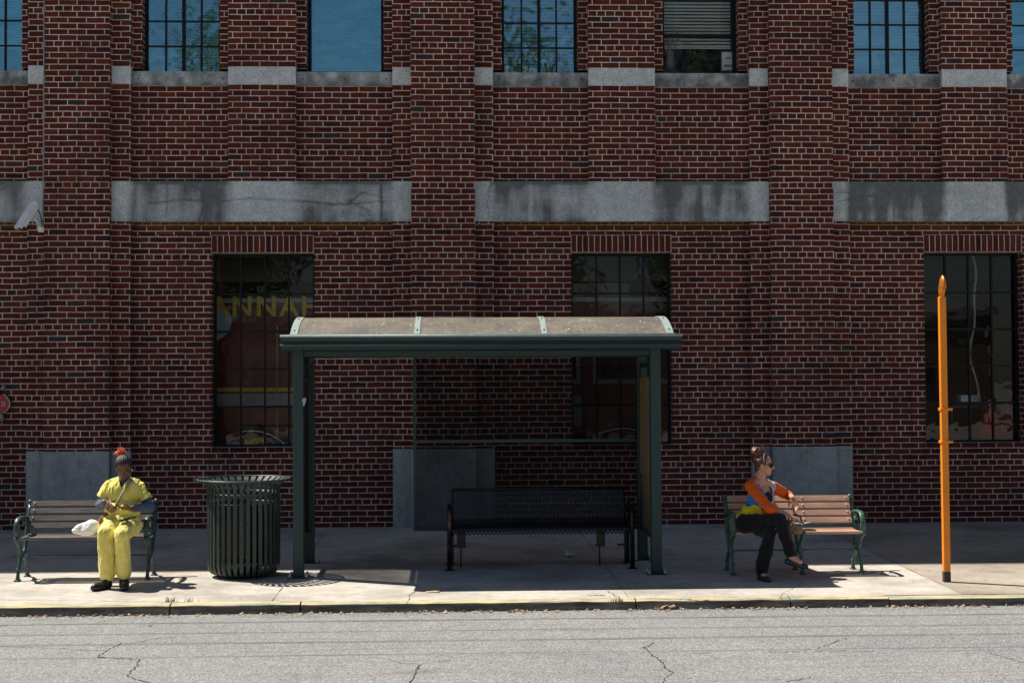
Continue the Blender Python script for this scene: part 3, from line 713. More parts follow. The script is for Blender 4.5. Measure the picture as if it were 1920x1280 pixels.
def coats():
    for i, (px, w, m, lab) in enumerate(((1858, .17, 'coat_red', 'bright red coat hanging inside the right window, left of the faded one'), (1890, .14, 'coat_pink', 'faded red coat hanging inside the right window at its right edge'))):
        c = W(px, 800, .75); mb = MB(); n = 26; prof = []
        for j in range(9):
            t = j/8; z = c.z+.27-.62*t; ww = w*(.35+.65*min(1, t*2.2))
            ring = []
            for q in range(n):
                a = 2*math.pi*q/n; f = 1+.13*math.sin(a*5+j*.4+i)
                ring.append((c.x+ww*math.cos(a)*f, c.y+.11*math.sin(a)*f, z))
            prof.append(ring)
        vs = [v for r_ in prof for v in r_]; fs = [tuple(range(n))[::-1]]
        for j in range(8):
            for q in range(n): fs.append((j*n+q, (j+1)*n+q, (j+1)*n+(q+1) % n, j*n+(q+1) % n))
        mb.add(vs, fs); mb.sweep([(c.x-.1, c.y, c.z+.26), (c.x, c.y, c.z+.33), (c.x+.1, c.y, c.z+.26)], .012, 6)
        o = mb.build('hanging_coat', M[m], None, True); tag(o, lab, 'coat', 'coats inside the right window')
coats()
hm = MB(); pts = []
for i in range(30):
    t = i/29; pts.append(W(1820+12*t+7*math.sin(t*7)+3*math.sin(t*16), 470+285*t, .8))
hm.sweep(pts, .017, 8); o = hm.build('air_hose', M['silver'], None, True); tag(o, 'pale wavy hose hanging inside the right ground floor window', 'hose')
def cab():
    Y = 2.4; root = thing('parked_truck', 'dark truck cab standing inside behind the right ground floor window', 'truck', W(1760, 840, Y))
    x0, x1 = W(1650, 700, Y).x, W(1830, 700, Y).x; z = lambda py: W(1760, py, Y).z
    mb = MB(); mb.box(x0, x1, Y, Y+2.2, .5, z(560)); mb.box(x0+.05, x1-.05, Y-.08, Y, .45, .62); mb.build('body', simple('dark_grey_paint', (.05, .055, .055), .3, 0, .2), root, bevel=.06)
    mb = MB(); mb.box(x0+.15, x1-.15, Y-.01, Y+.03, z(720), z(610)); mb.build('windscreen', M['truck_glass'], root, bevel=.005)
    for sx in (x0+.35, x1-.35):
        mb = MB(); mb.lathe([(0, 0), (.11, 0), (.13, .05)], (sx, Y-.02, .95), 20, 0, Matrix.Rotation(R(-90), 3, 'X')); mb.build('headlight', M['silver'], root)
    for sx in (x0+.3, x1-.3):
        mb = MB(); mb.lathe([(0, -.12), (.4, -.12), (.45, -.08), (.45, .08), (.4, .12), (0, .12)], (sx, Y+.6, .47), 24, 0, Matrix.Rotation(R(90), 3, 'Y')); mb.build('wheel', M['tyre'], root)
    fixparent(root)
cab()
for i, (px0, px1, lab) in enumerate(((1802, 1818, 'small white box on the shelf inside the right window, left one'), (1822, 1838, 'small white box on the shelf inside the right window, right one'))):
    a = W(px0, 755, .9); b = W(px1, 741, .9); mb = MB(); mb.box(a.x, b.x, .9, 1.05, a.z, b.z); mb.box(a.x-.004, b.x+.004, .896, 1.054, b.z-.02, b.z+.004); o = mb.build('storage_box', M['white']); tag(o, lab, 'box', 'boxes inside the right window')
a = W(1780, 756, .9); b = W(1850, 760, .9); sh = MB(); sh.box(a.x, b.x, .86, 1.1, b.z-.03, b.z+.004)
for X in (a.x+.03, b.x-.03): sh.box(X-.015, X+.015, .88, .91, .02, b.z-.03); sh.box(X-.015, X+.015, 1.05, 1.08, .02, b.z-.03)
o = sh.build('shelf', M['blackm']); tag(o, 'dark shelf holding two white boxes inside the right window', 'shelf')
# things standing on the upper window sills
def sill_things():
    Y = .26
    a, b = W(1354, 132, Y), W(1377, 98, Y)
    r_ = thing('cardboard_box', 'small white box with blue print standing in the upper window corner', 'box', (a.x, Y, a.z))
    mb = MB(); mb.box(a.x, b.x, Y, Y+.08, a.z, b.z); mb.build('carton', M['white'], r_, bevel=.002)
    M['bluep'] = simple('blue_print', (.05, .18, .45), .6)
    for (z, w0, w1, h) in ((.25, .15, .85, .015), (.18, .12, .8, .012), (.62, .3, .55, .012), (.66, .4, .72, .014), (.58, .55, .7, .01)):
        H_ = b.z-a.z; L_ = b.x-a.x; mb = MB(); mb.box(a.x+L_*w0, a.x+L_*w1, Y-.002, Y, a.z+H_*z, a.z+H_*z+h); mb.build('printed_line', M['bluep'], r_)
    fixparent(r_)
    c = W(1256, 130, Y+.05); r_ = thing('flower_pot', 'small painted pot with dry stems in the upper window with open blinds', 'pot', c)
    mb = MB(); mb.lathe([(0, 0), (.045, 0), (.06, .03), (.068, .10), (.05, .14), (.058, .18), (.05, .18), (.045, .14)], c, 20); mb.build('pot', simple('terracotta', (.35, .12, .06), .7, c2=(.2, .25, .4)), r_, True)
    mb = MB()
    for i in range(26):
        a = random.uniform(0, 6.28); L = random.uniform(.25, .55); s = random.uniform(.1, .5)
        pts = [c+Vector((.02*math.cos(a), .02*math.sin(a), .15)), c+Vector((s*.3*math.cos(a), .05*math.sin(a), .15+L*.6)), c+Vector((s*math.cos(a), .07*math.sin(a), .15+L*.75)), c+Vector((s*1.25*math.cos(a), .08*math.sin(a), .05+L*.5))]
        mb.sweep(pts, [.003, .004, .004, .001], 4)
    mb.build('dry_fronds', simple('dry_frond', (.45, .36, .18), .8), r_); fixparent(r_)
    c = W(1655, 132, Y+.02); r_ = thing('potted_plant', 'small leafy potted plant behind the bright upper window at right', 'plant', c)
    mb = MB(); mb.lathe([(0, 0), (.03, 0), (.042, .06), (.036, .06)], c, 14); mb.build('pot', M['bluep'], r_, True)
    mb = MB()
    for i in range(34):
        p = c+Vector((random.gauss(0, .045), random.gauss(0, .02), .09+random.random()*.12)); a = random.uniform(0, 6.28); l = random.uniform(.02, .035)
        d = Vector((math.cos(a), random.uniform(-.5, .5), math.sin(a)))*l; n = Vector((-d.z, 0, d.x))*.4
        mb.quad(p-d, p+n, p+d, p-n)
    mb.build('leaves', simple('teal_leaf', (.03, .16, .15), .6), r_); fixparent(r_)
    c = W(322, 128, Y+.02); mb = MB(); mb.box(c.x-.09, c.x+.07, Y+.0, Y+.02, c.z, c.z+.20); mb.box(c.x-.05, c.x+.03, Y-.004, Y, c.z+.06, c.z+.13)
    o = mb.build('picture_card', M['bl_blue']); tag(o, 'pale card leaning behind the blue upper window beside the left pilaster', 'card')
sill_things()
# ------------------------------------------------------------------ bus shelter
def roof_mat():
    t = NT('dirty_bronze_roof'); v = t.coord(); n = t.noise(v, 2.0, 6, .65); f = t.noise(v, 30, 5, .75); vo = t.new('ShaderNodeTexVoronoi'); vo.inputs['Scale'].default_value = 16; t.l(v, vo.inputs['Vector'])
    vs = t.coord('Object', (14, .6, .6)); st = t.noise(vs, 2, 4)
    c = t.ramp(n, [(.32, (.085, .070, .068)), (.5, (.150, .125, .095)), (.66, (.23, .195, .135))])
    c = t.mix(1.0, c, t.ramp(f, [(.3, .6), (.7, 1.35)]), 'MULTIPLY'); c = t.mix(t.ramp(st, [(.55, 0.0), (.75, .25)]), c, (.36, .33, .27))
    spk = t.math('MULTIPLY', t.ramp(vo.outputs['Distance'], [(.12, 1.0), (.24, 0.0)]), t.ramp(t.noise(v, 7, 3), [(.5, 0.0), (.62, .85)]))
    c = t.mix(spk, c, (.60, .56, .48)); t.col(c); t.rough(.6); t.bump(f, .15, .003); return t.m
M['roofp'] = roof_mat()
M['tan'] = simple('tan_panel', (.22, .16, .085), .6, 0, .15, 3)
def perf_mat(nm='perforated_dark_screen', op=.60, cc=(.006, .006, .005)):
    t = NT(nm); t.n.remove(t.b)
    tr = t.new('ShaderNodeBsdfTransparent'); df = t.new('ShaderNodeBsdfPrincipled'); df.inputs['Base Color'].default_value = (*cc, 1); df.inputs['Roughness'].default_value = .9; df.inputs['Specular IOR Level'].default_value = 0
    v = t.coord('Object'); n = t.noise(v, 2.5, 4); vo = t.noise(v, 60, 2)
    fac = t.math('ADD', t.ramp(n, [(.3, op), (.7, op+.1)]), t.math('MULTIPLY', vo, .06))
    m = t.new('ShaderNodeMixShader'); t.l(fac, m.inputs[0]); t.l(tr.outputs[0], m.inputs[1]); t.l(df.outputs[0], m.inputs[2]); t.l(m.outputs[0], t.out.inputs[0]); return t.m
M['perf'] = perf_mat()
M['tinted'] = perf_mat('tinted_side_screen', .78, (.03, .025, .02))
def shelter():
    YF, YRR = -4.36, -3.30
    xl, xr = -1.585, 2.005
    root = thing('bus_shelter', 'dark green bus shelter with a dirty tan barrel roof on four posts', 'bus shelter', ((xl+xr)/2, -3.85, gz(-3.85)))
    zr = 2.24
    for x in (xl, xr):
        for y in (YF, YRR):
            w = .052; p = MB(); p.box(x-w, x+w, y-w, y+w, gz(y)+.012, zr)
            po = p.build('post', M['green'], root, bevel=.008)
            f = MB(); f.box(x-.10, x+.10, y-.085, y+.085, gz(y)-.006, gz(y)+.012)
            for dx, dy in ((-.08, -.065), (.08, -.065), (-.08, .065), (.08, .065)): f.lathe([(0, .04), (.013, .04), (.013, .018), (.02, .018), (.02, .0), (0, 0)], (x+dx, y+dy, gz(y)+.012), 8, 1)
            f.build('base_plate', [M['green'], M['bolt']], po, bevel=.002)
    # peeling scar on the front left post
    sc_ = MB(); c = W(570, 752, YF-.052)
    pts = [(-.03, .05), (-.015, .04), (-.005, .065), (.012, .05), (.03, .075), (.034, .02), (.026, -.03), (.012, -.045), (.006, -.09), (-.012, -.075), (-.022, -.085), (-.016, -.02), (-.034, .0)]
    sc_.poly([(c.x+x*.6, YF-.0545, c.z+z*.55) for x, z in pts]); sc_.build('torn_sticker', M['silver'], root)
    # eaves beams
    yf, yb = -4.66, -2.98
    XA, XB = W(527, 645, yf).x, W(1278, 645, yf).x
    zc0 = W(700, 657, yf).z; zc1 = W(700, 629, yf).z
    h = (zc1-zc0)
    def beam(x0, x1, y0, y1):       # gutter profile running round all four sides
        pass
    for nm, yy, sgn in (('front_gutter', yf, 1), ('rear_gutter', yb, -1)):
        b = MB()
        prof = [(.03, zc0+.005), (0, zc0+.02), (0, zc0+h*.36), (.022, zc0+h*.44), (.022, zc0+h*.56), (-.004, zc0+h*.64), (-.008, zc0+h*.90), (.0, zc1), (.02, zc1+.004), (.10, zc1+.004), (.10, zc0+.005)]
        n = len(prof); rings = []
        for X in (XA, XB):
            rings.append([(X, yy+sgn*dy, z) for dy, z in prof])
        for i in range(n):
            j = (i+1) % n; b.quad(rings[0][i], rings[1][i], rings[1][j], rings[0][j])
        b.poly(rings[0]); b.poly(rings[1][::-1]); b.build(nm, M['green'], root, bevel=.003)
    for zz, rr_, mm in ((zc1-.004, .013, 'green_lt'), (zc0+h*.34, .012, 'green')):  # top bead pale: its sunlit line is put into the colour
        b = MB(); b.sweep([(XA-.01, yf-.002, zz), (XB+.01, yf-.002, zz)], rr_, 12); b.build('gutter_bead', M[mm], root, True)
    for X, s in ((XA, 1), (XB, -1)):
        b = MB(); a0, a1 = sorted((X+s*.002, X+s*.08)); b.box(a0, a1, yf+.101, yb-.101, zc0+.005, zc0+h*.40); b.box(min(X, X+s*.05)+.004*s, max(X, X+s*.05), yf+.101, yb-.101, zc0+h*.52, zc1-.002); b.build('end_beam', M['green'], root, bevel=.006)
    c = MB(); c.box(XA+.08, XB-.08, yf+.10, yb-.10, zc0+.06, zc0+.075); c.build('ceiling', M['green'], root)
    for yy in (YF, YRR):
        b = MB(); b.box(xl+.053, xr-.053, yy-.03, yy+.03, zc0-.05, zc0+.004); b.build('header_rail', M['green'], root, bevel=.004)
    for x in (xl, xr):
        b = MB(); b.box(x-.03, x+.03, YF+.053, YRR-.053, zc0-.05, zc0+.004); b.build('header_rail', M['green'], root, bevel=.004)
    # barrel vault
    yv0, yv1 = yf+.055, yb-.055; ym = (yv0+yv1)/2; half = (yv1-yv0)/2
    zt = W(900, 594, ym-.15).z; rise = zt-zc1-.012
    Rr = (half*half+rise*rise)/(2*rise); amax = math.asin(half/Rr)
    def vp(t, off=0):
        a = -amax+2*amax*t; return (ym+(Rr+off)*math.sin(a), zc1+.012-(Rr-rise)+(Rr+off)*math.cos(a))
    xs_ = [XA+.07, -.405, .885, XB-.07]
    xs_[0] = W(545, 620, yv0).x; xs_[3] = W(1262, 620, yv0).x; xs_[1] = W(782, 615, yv0).x; xs_[2] = W(1021, 615, yv0).x
    N = 24
    for a, b in zip(xs_, xs_[1:]):
        m_ = MB()
        for i in range(N):
            y0, z0 = vp(i/N); y1, z1 = vp((i+1)/N); q0, w0 = vp(i/N, -.008); q1, w1 = vp((i+1)/N, -.008)
            m_.quad((a+.004, y0, z0), (b-.004, y0, z0), (b-.004, y1, z1), (a+.004, y1, z1)); m_.quad((a+.004, q1, w1), (b-.004, q1, w1), (b-.004, q0, w0), (a+.004, q0, w0))
        m_.build('roof_panel', M['roofp'], root, True)
    for X, wd in ((xs_[0]+.03, .036), (xs_[1], .028), (xs_[2], .028), (xs_[3]-.03, .036)):
        m_ = MB()
        for i in range(N):
            y0, z0 = vp(i/N, .007); y1, z1 = vp((i+1)/N, .007); q0, w0 = vp(i/N, -.012); q1, w1 = vp((i+1)/N, -.012)
            m_.quad((X-wd, y0, z0), (X+wd, y0, z0), (X+wd, y1, z1), (X-wd, y1, z1)); m_.quad((X-wd, q0, w0), (X-wd, y0, z0), (X-wd, y1, z1), (X-wd, q1, w1)); m_.quad((X+wd, y0, z0), (X+wd, q0, w0), (X+wd, q1, w1), (X+wd, y1, z1))
        y0, z0 = vp(0, .007); q0, w0 = vp(0, -.012); m_.quad((X-wd, q0, w0), (X+wd, q0, w0), (X+wd, y0, z0), (X-wd, y0, z0))
        s = m_.build('roof_rib', M['green_lt'], root)
        bt = MB()
        for t in (.05, .30, .5, .70, .95):
            y0, z0 = vp(t, .006); bt.sphere((X, y0, z0), .011, 0, 8)
        bt.build('rivets', M['steel'], s)
    for X in (xs_[0]+.002, xs_[3]-.002):     # closed gable ends
        m_ = MB(); pts = [(X, *vp(i/N)) for i in range(N+1)]; m_.poly(pts); m_.build('gable_end', M['green_lt'], root)
    e = MB(); e.box(xs_[0]-.02, xs_[3]+.02, yf+.022, yf+.075, zc1+.005, zc1+.016); e.build('roof_edge_trim', M['green_lt'], root, bevel=.002)
    e = MB(); e.box(xs_[0]-.02, xs_[3]+.02, yb-.075, yb-.022, zc1+.005, zc1+.016); e.build('roof_edge_trim', M['green_lt'], root, bevel=.002)
    # rear screen
    sx0 = W(775, 800, YRR).x; sz0 = W(1000, 993, YRR).z; sz1 = zc0-.05; smid = W(1000, 829, YRR).z
    b = MB(); b.box(sx0, sx0+.03, YRR-.022, YRR+.022, sz0, sz1); b.build('screen_stile', M['green'], root, bevel=.003)
    for z in (sz0, smid): b = MB(); b.box(sx0+.03, xr-.053, YRR-.02, YRR+.02, z, z+.035); b.build('screen_rail', M['green'], root, bevel=.003)
    for z0, z1 in ((sz0+.036, smid-.001), (smid+.036, sz1)):
        b = MB(); b.quad((sx0+.03, YRR, z0), (xr-.053, YRR, z0), (xr-.053, YRR, z1), (sx0+.03, YRR, z1)); b.build('mesh_screen', M['perf'], root)
    # side panels with frames
    for x, m_, nm in ((xl, 'tinted', 'side_screen'), (xr, 'tan', 'notice_panel')):
        z0 = .28; z1 = zc0-.12
        f = MB()
        f.box(x-.02, x+.02, YF+.056, YF+.10, z0, z1); f.box(x-.02, x+.02, YRR-.10, YRR-.056, z0, z1)
        f.box(x-.02, x+.02, YF+.10, YRR-.10, z0, z0+.05); f.box(x-.02, x+.02, YF+.10, YRR-.10, z1-.05, z1)
        f.box(x-.02, x+.02, YF+.10, YRR-.10, z1-.19, z1-.15)
        f.build('side_frame', M['green'], root, bevel=.003)
        g = MB()
        if m_ == 'tan': g.box(x-.008, x+.008, YF+.10, YRR-.10, z0+.05, z1-.19)
        else:
            g.quad((x, YF+.1, z0+.05), (x, YRR-.1, z0+.05), (x, YRR-.1, z1-.19), (x, YF+.1, z1-.19)); g.quad((x, YF+.1, z1-.15), (x, YRR-.1, z1-.15), (x, YRR-.1, z1-.05), (x, YF+.1, z1-.05)); g.quad((x, YF+.1, z1), (x, YRR-.1, z1), (x, YRR-.1, zc0-.05), (x, YF+.1, zc0-.05))
        g.build(nm, M[m_], root)
    # notice board frame strip on the right hand side, facing in
    f = MB(); f.box(xr-.035, xr-.02, YF+.10, YRR-.14, zc0-.32, zc0-.27); f.box(xr-.035, xr-.02, YRR-.16, YRR-.14, .9, zc0-.27); f.box(xr-.03, xr-.02, YF+.1, YRR-.16, .9, zc0-.32); f.build('notice_frame', M['tan'], root, bevel=.003)
    fixparent(root)
shelter()
# ------------------------------------------------------------------ mesh metal bench in the shelter
M['worn_metal'] = (lambda: (lambda t: (t.col(t.mix(t.ramp(t.noise(t.coord(), 7, 5, .7), [(.54, 0.0), (.66, 1.0)]), (.008, .010, .010), (.16, .065, .025))), t.rough(.35), t.m)[-1])(NT('worn_copper_tube')))()
M['worn_metal'].node_tree.nodes['Principled BSDF'].inputs['Metallic'].default_value = .3
M['meshm'] = simple('black_coated_mesh', (.02, .02, .022), .3, 0, .3, bump=0)
def metal_bench():
    x0, x1 = -.07, 1.80; yfr = -3.95; ybk = -3.45
    root = thing('mesh_bench', 'black metal mesh bench with bronze tube arms under the shelter', 'bench', ((x0+x1)/2, -3.7, gz(-3.7)))
    zs = W(1000, 990, yfr).z; zt = W(1000, 916, ybk).z; print('mesh bench seat/top', zs, zt)
    # side profile of seat shell
    prof = [(yfr, zs-.06), (yfr-.012, zs-.03), (yfr, zs), (yfr+.06, zs+.012), (yfr+.2, zs-.01), (yfr+.36, zs+.0), (yfr+.42, zs+.06), (yfr+.46, zs+.20), (yfr+.50, zt-.03), (yfr+.52, zt), (yfr+.55, zt-.01)]
    P_ = [prof[0]]
    for a, b in zip(prof, prof[1:]):
        n = max(1, int(math.hypot(b[0]-a[0], b[1]-a[1])/.0165))
        for i in range(1, n+1): P_.append((a[0]+(b[0]-a[0])*i/n, a[1]+(b[1]-a[1])*i/n))
    seat_end = next(i for i, p in enumerate(P_) if p[0] >= yfr+.36)
    cw = .042
    def lattice(nm, i0, i1):
        mb = MB(); nx = int((x1-x0-.06)/cw)
        for i in range(i0, i1):
            for j in range(nx*2):
                xa = x0+.03+j*cw/2; xb = xa+cw/2
                ya, yb = (P_[i], P_[i+1]) if (i+j) % 2 == 0 else (P_[i+1], P_[i])
                w = .0060; dz = .005
                p = Vector((xa, *ya)); q = Vector((xb, *yb)); d = (q-p).normalized()
                t = Vector((0, P_[i+1][0]-P_[i][0], P_[i+1][1]-P_[i][1])).normalized(); nrm = Vector((1, 0, 0)).cross(t); s = d.cross(nrm).normalized()*w
                mb.quad(p-s, q-s, q+s, p+s); mb.quad(p-s+nrm*dz, q-s+nrm*dz, q+s+nrm*dz, p+s+nrm*dz); mb.quad(p-s, p-s+nrm*dz, q-s+nrm*dz, q-s); mb.quad(p+s, q+s, q+s+nrm*dz, p+s+nrm*dz)
        return mb.build(nm, M['meshm'], root)
    lattice('seat', 0, seat_end); lattice('backrest', seat_end, len(P_)-1)
    for x in (x0+.02, x1-.02):
        s = MB(); s.sweep([(x, *p) for p in prof], .011, 8); s.build('seat_edge', M['blackm'], root, True)
    s = MB(); s.sweep([(x0+.02, yfr+.52, zt), (x1-.02, yfr+.52, zt)], .010, 8); s.build('top_rail', M['blackm'], root, True)
    s = MB(); s.box(x0+.02, x1-.02, yfr+.17, yfr+.21, zs-.05, zs-.02); s.build('cross_tube', M['blackm'], root, bevel=.004)
    for x, sx in ((x0-.012, 1), (x1+.012, -1)):
        a = MB(); g0 = gz(yfr)
        pts = [(x, yfr-.02, g0+.0), (x, yfr-.02, zs+.12)]
        for i in range(1, 9): t = math.pi/2*i/8; pts.append((x, yfr-.02+.09*(1-math.cos(t)), zs+.12+.09*math.sin(t)))
        pts += [(x, yfr+.30, zs+.215)]
        for i in range(1, 9): t = math.pi/2*i/8; pts.append((x, yfr+.30+.11*math.sin(t), zs+.215-.09*(1-math.cos(t))))
        pts += [(x, yfr+.43, gz(-3.5))]
        a.sweep(pts, .024, 12); a.build('arm_frame', M['worn_metal'], root, True)
        b = MB(); b.box(x-.05, x+.05, yfr-.06, yfr+.02, g0-.002, g0+.008); b.box(x-.05, x+.05, yfr+.39, yfr+.47, gz(-3.5)-.002, gz(-3.5)+.008); b.build('foot_plate', M['blackm'], root)
        l = MB(); l.box(x+sx*.03-.014, x+sx*.03+.014, yfr+.30, yfr+.36, gz(-3.6), zs-.02); l.box(min(x, x+sx*.12), max(x, x+sx*.12), yfr+.31, yfr+.33, zs-.22, zs-.20); l.build('leg', M['blackm'], root)
    for px in (865, 1126):
        X = W(px, 1020, yfr+.15).x; b = MB(); b.box(X-.045, X+.045, yfr+.10, yfr+.14, zs-.20, zs-.035); b.box(X-.045, X+.045, yfr+.14, yfr+.30, zs-.21, zs-.20); b.sweep([(X-.005, yfr+.2, zs-.21), (X-.005, yfr+.2, gz(-3.7))], .008, 6); b.build('support_bracket', M['blackm'], root)
    fixparent(root)
metal_bench()
# ------------------------------------------------------------------ slatted cast iron benches
M['wood_grey'] = wood_mat('weathered_grey_wood', (.075, .058, .050), (.185, .150, .135), 1.5, .8, .6)
M['wood_tan'] = wood_mat('tan_plank', (.46, .26, .17), (.60, .37, .255), .8, .55, .12)
def arc(c, r_, a0, a1, n=10): return [(c[0]+r_*math.cos(R(a0+(a1-a0)*i/n)), c[1]+r_*math.sin(R(a0+(a1-a0)*i/n))) for i in range(n+1)]
def slat_bench(name, label, x0, x1, yfeet, wood, iron, mid=False, zk=1.0, arms=(True, True)):
    """yfeet = y of the front feet; profile coordinates: d = distance behind the front feet, z above ground"""
    g = gz(yfeet)
    root = thing(name, label, 'bench', ((x0+x1)/2, yfeet+.2, g), 'slatted benches beside the bus stop')
    P3 = lambda x, d, z: Vector((x, yfeet+d, g+z))
    ends = [(x0, True), (x1, True)]+([((x0+x1)/2+.05, False)] if mid else [])
    for x, arm in ends:
        cst = MB(); sd = (1, 0, 0)
        def tube(pts, rad): cst.sweep([P3(x, *p) for p in pts], rad, 10, 0, 1.25, sd)
        # front leg curving back to the knot and up to the seat front
        tube([(-.01, .0), (-.005, .05), (.015, .12), (.055, .19), (.085, .235), (.075, .29), (.03, .345), (-.02, .385), (-.045, .405)], [.022, .014, .014, .016, .024, .017, .016, .018, .022])
        tube([(.315, .0), (.305, .05), (.285, .12), (.235, .19), (.15, .235), (.085, .235)], [.022, .014, .014, .016, .02, .02])
        tube([(.15, .235), (.21, .28), (.245, .34), (.27, .40), (.300, .48), (.310, .54), (.345, .60), (.375, .66), (.400, .72)], [.02, .016, .015, .018, .02, .018, .02, .017, .018])
        tube([(-.05, .395), (.02, .40), (.14, .395), (.27, .405)], [.016, .014, .014, .016])
        cst.sphere(P3(x, -.058, .412), .030, 0, 12); cst.sphere(P3(x, .405, .745), .026, 0, 12); cst.sphere(P3(x, .39, .69), .020, 0, 10)
        cst.sphere(P3(x, .095, .235), (.022, .03, .034), 0, 12); cst.sphere(P3(x, .32, .56), .024, 0, 10)
        for d in (-.012, .315): cst.box(x-.028, x+.028, yfeet+d-.035, yfeet+d+.03, g-.001, g+.014)
        cst.lathe([(.018, .10), (.024, .105), (.024, .12), (.018, .125)], P3(x, .005, 0), 10); cst.lathe([(.018, .09), (.024, .095), (.024, .11), (.018, .115)], P3(x, .30, 0), 10)
        fr = cst.build('cast_end', iron, root, True)
        if arm:
            am = MB()
            pts = [(.30, .565), (.26, .60), (.20, .615), (.12, .62), (.04, .62), (-.02, .605), (-.055, .57), (-.066, .52), (-.062, .46), (-.055, .425)]
            am.sweep([P3(x, *p) for p in pts], [.012]*10, 10, 0, 2.3, sd)
            scroll = [(-.03, .44), (-.005, .46), (.0, .49), (-.018, .505), (-.034, .49)]
            am.sweep([P3(x, *p) for p in scroll], [.012, .011, .011, .010, .008], 8, 0, 1.2, sd)
            am.sweep([P3(x, *p) for p in [(.20, .61), (.17, .57), (.185, .53), (.22, .53), (.22, .56)]], [.010]*5, 8, 0, 1.0, sd)
            am.build('armrest', iron, root, True)
    # slats
    n_s = 5; bolts = [x0, x1]+([(x0+x1)/2+.05] if mid else [])
    for i in range(n_s):
        d = -.045+.072*i; z = .425 - (.004 if i == 0 else 0)-.010*math.sin(math.pi*i/4)
        mb = MB(); mb.box(x0+.018, x1-.018, yfeet+d-.030, yfeet+d+.030, g+z-.014, g+z+.014); mb.build('seat_slat', wood, root, bevel=.005)
    n_b = 4
    for i in range(n_b):
        t = (i+.5)/n_b; z = .480+.280*t; d = .262+.135*t
        Mx = Matrix.Translation((0, yfeet+d, g+z)) @ Matrix.Rotation(R(-29), 4, 'X')
        mb = MB(); mb.box(x0+.018, x1-.018, -.012, .012, -.032, .032, 0, Mx); s = mb.build('back_slat', wood, root, bevel=.005)
        bt = MB()
        for X in [b+(.055 if b == x0 else -.055 if b == x1 else .0) for b in bolts]+([(x0+x1)/2+.14] if mid else []):
            c = Mx @ Vector((X, -.013, .005)); bt.sphere(c, .009, 0, 8)
        bt.build('bolts', M['bolt'], s, True)
    rod = MB(); rod.sweep([P3(x0, .085, .235), P3(x1, .085, .235)], .009, 8); rod.build('tie_rod', iron, root, True)
    fixparent(root); return root
yb1 = G2(31, 1089).y; yb2 = G2(1377, 1078).y
slat_bench('slatted_bench', 'weathered grey wooden bench with dark cast iron ends, at left', G2(40, 1084).x+.02, G2(283, 1082).x, yb1-.0, M['wood_grey'], M['green_bench'])
slat_bench('slatted_bench', 'smooth tan slatted bench with green cast iron ends, at right', G2(1370, 1074).x, G2(1606, 1070).x, yb2+.02, M['wood_tan'], M['green_bench2'], mid=True)
# ------------------------------------------------------------------ litter bin
def trash_can():
    c = G2(457, 1079); g = c.z; Yc = c.y
    s = F/(Yc+D); rb = 67/s; rr = 85/s
    zt = W(457, 898, Yc).z - g; zb = .03
    print('can', c, rb, rr, zt)
    root = thing('litter_bin', 'dark green slatted steel litter bin with a flared rim', 'litter bin', c)
    n = 36
    for i in range(n):
        a = 2*math.pi*(i+.5)/n; ca, sa = math.cos(a), math.sin(a); w = .0185
        prof = [(rb*.80, zb+.0), (rb*.90, zb+.012), (rb*.965, zb+.045), (rb, zb+.10), (rb, zt-.20), (rb*.99, zt-.11), (rb*1.02, zt-.07), (rb*1.10, zt-.03), (rr*.96, zt-.006), (rr-.01, zt)]
        mb = MB(); T = Vector((-sa, ca, 0))
        inn = []; out = []
        for r_, z in prof: out.append(Vector((c.x+r_*ca, c.y+r_*sa, g+z))); inn.append(Vector((c.x+(r_-.007)*ca, c.y+(r_-.007)*sa, g+z)))
        for j in range(len(prof)-1):
            w0 = w*(1.0 if j < 7 else 1.25); w1 = w*(1.0 if j+1 < 7 else 1.25)
            o0, o1, i0, i1 = out[j], out[j+1], inn[j], inn[j+1]
            mb.quad(o0-T*w0, o0+T*w0, o1+T*w1, o1-T*w1); mb.quad(i1-T*w1, i1+T*w1, i0+T*w0, i0-T*w0)
            mb.quad(o0-T*w0, o1-T*w1, i1-T*w1, i0-T*w0); mb.quad(o0+T*w0, i0+T*w0, i1+T*w1, o1+T*w1)
        mb.build('bar', M['can'], root, 'auto')
    rim = MB(); rim.sweep([(c.x+rr*math.cos(2*math.pi*i/64), c.y+rr*math.sin(2*math.pi*i/64), g+zt) for i in range(65)], .013, 10, caps=False); rim.build('rim', M['can'], root, True)
    for z, r_, h in ((zt-.165, rb-.014, .035), (zb+.11, rb-.014, .03)):
        h_ = MB(); h_.lathe([(r_-.006, z), (r_, z), (r_, z+h), (r_-.006, z+h), (r_-.006, z)], (c.x, c.y, g), 48); h_.build('hoop', M['can'], root, True)
    l = MB(); rl = rb*.86; l.lathe([(0, .13), (rl*.9, .13), (rl, .16), (rl, zt-.24), (rl+.012, zt-.235), (rl, zt-.23), (rl-.008, zt-.24), (rl-.008, .17), (0, .15)], (c.x, c.y, g), 40); l.build('liner', M['blackm'], root, True)
    b = MB(); b.lathe([(0, .0), (rb*.5, .0), (rb*.82, zb), (rb*.82, zb+.012), (0, zb+.014)], (c.x, c.y, g), 40); b.build('base', M['blackm'], root, True)
    fixparent(root)
trash_can()
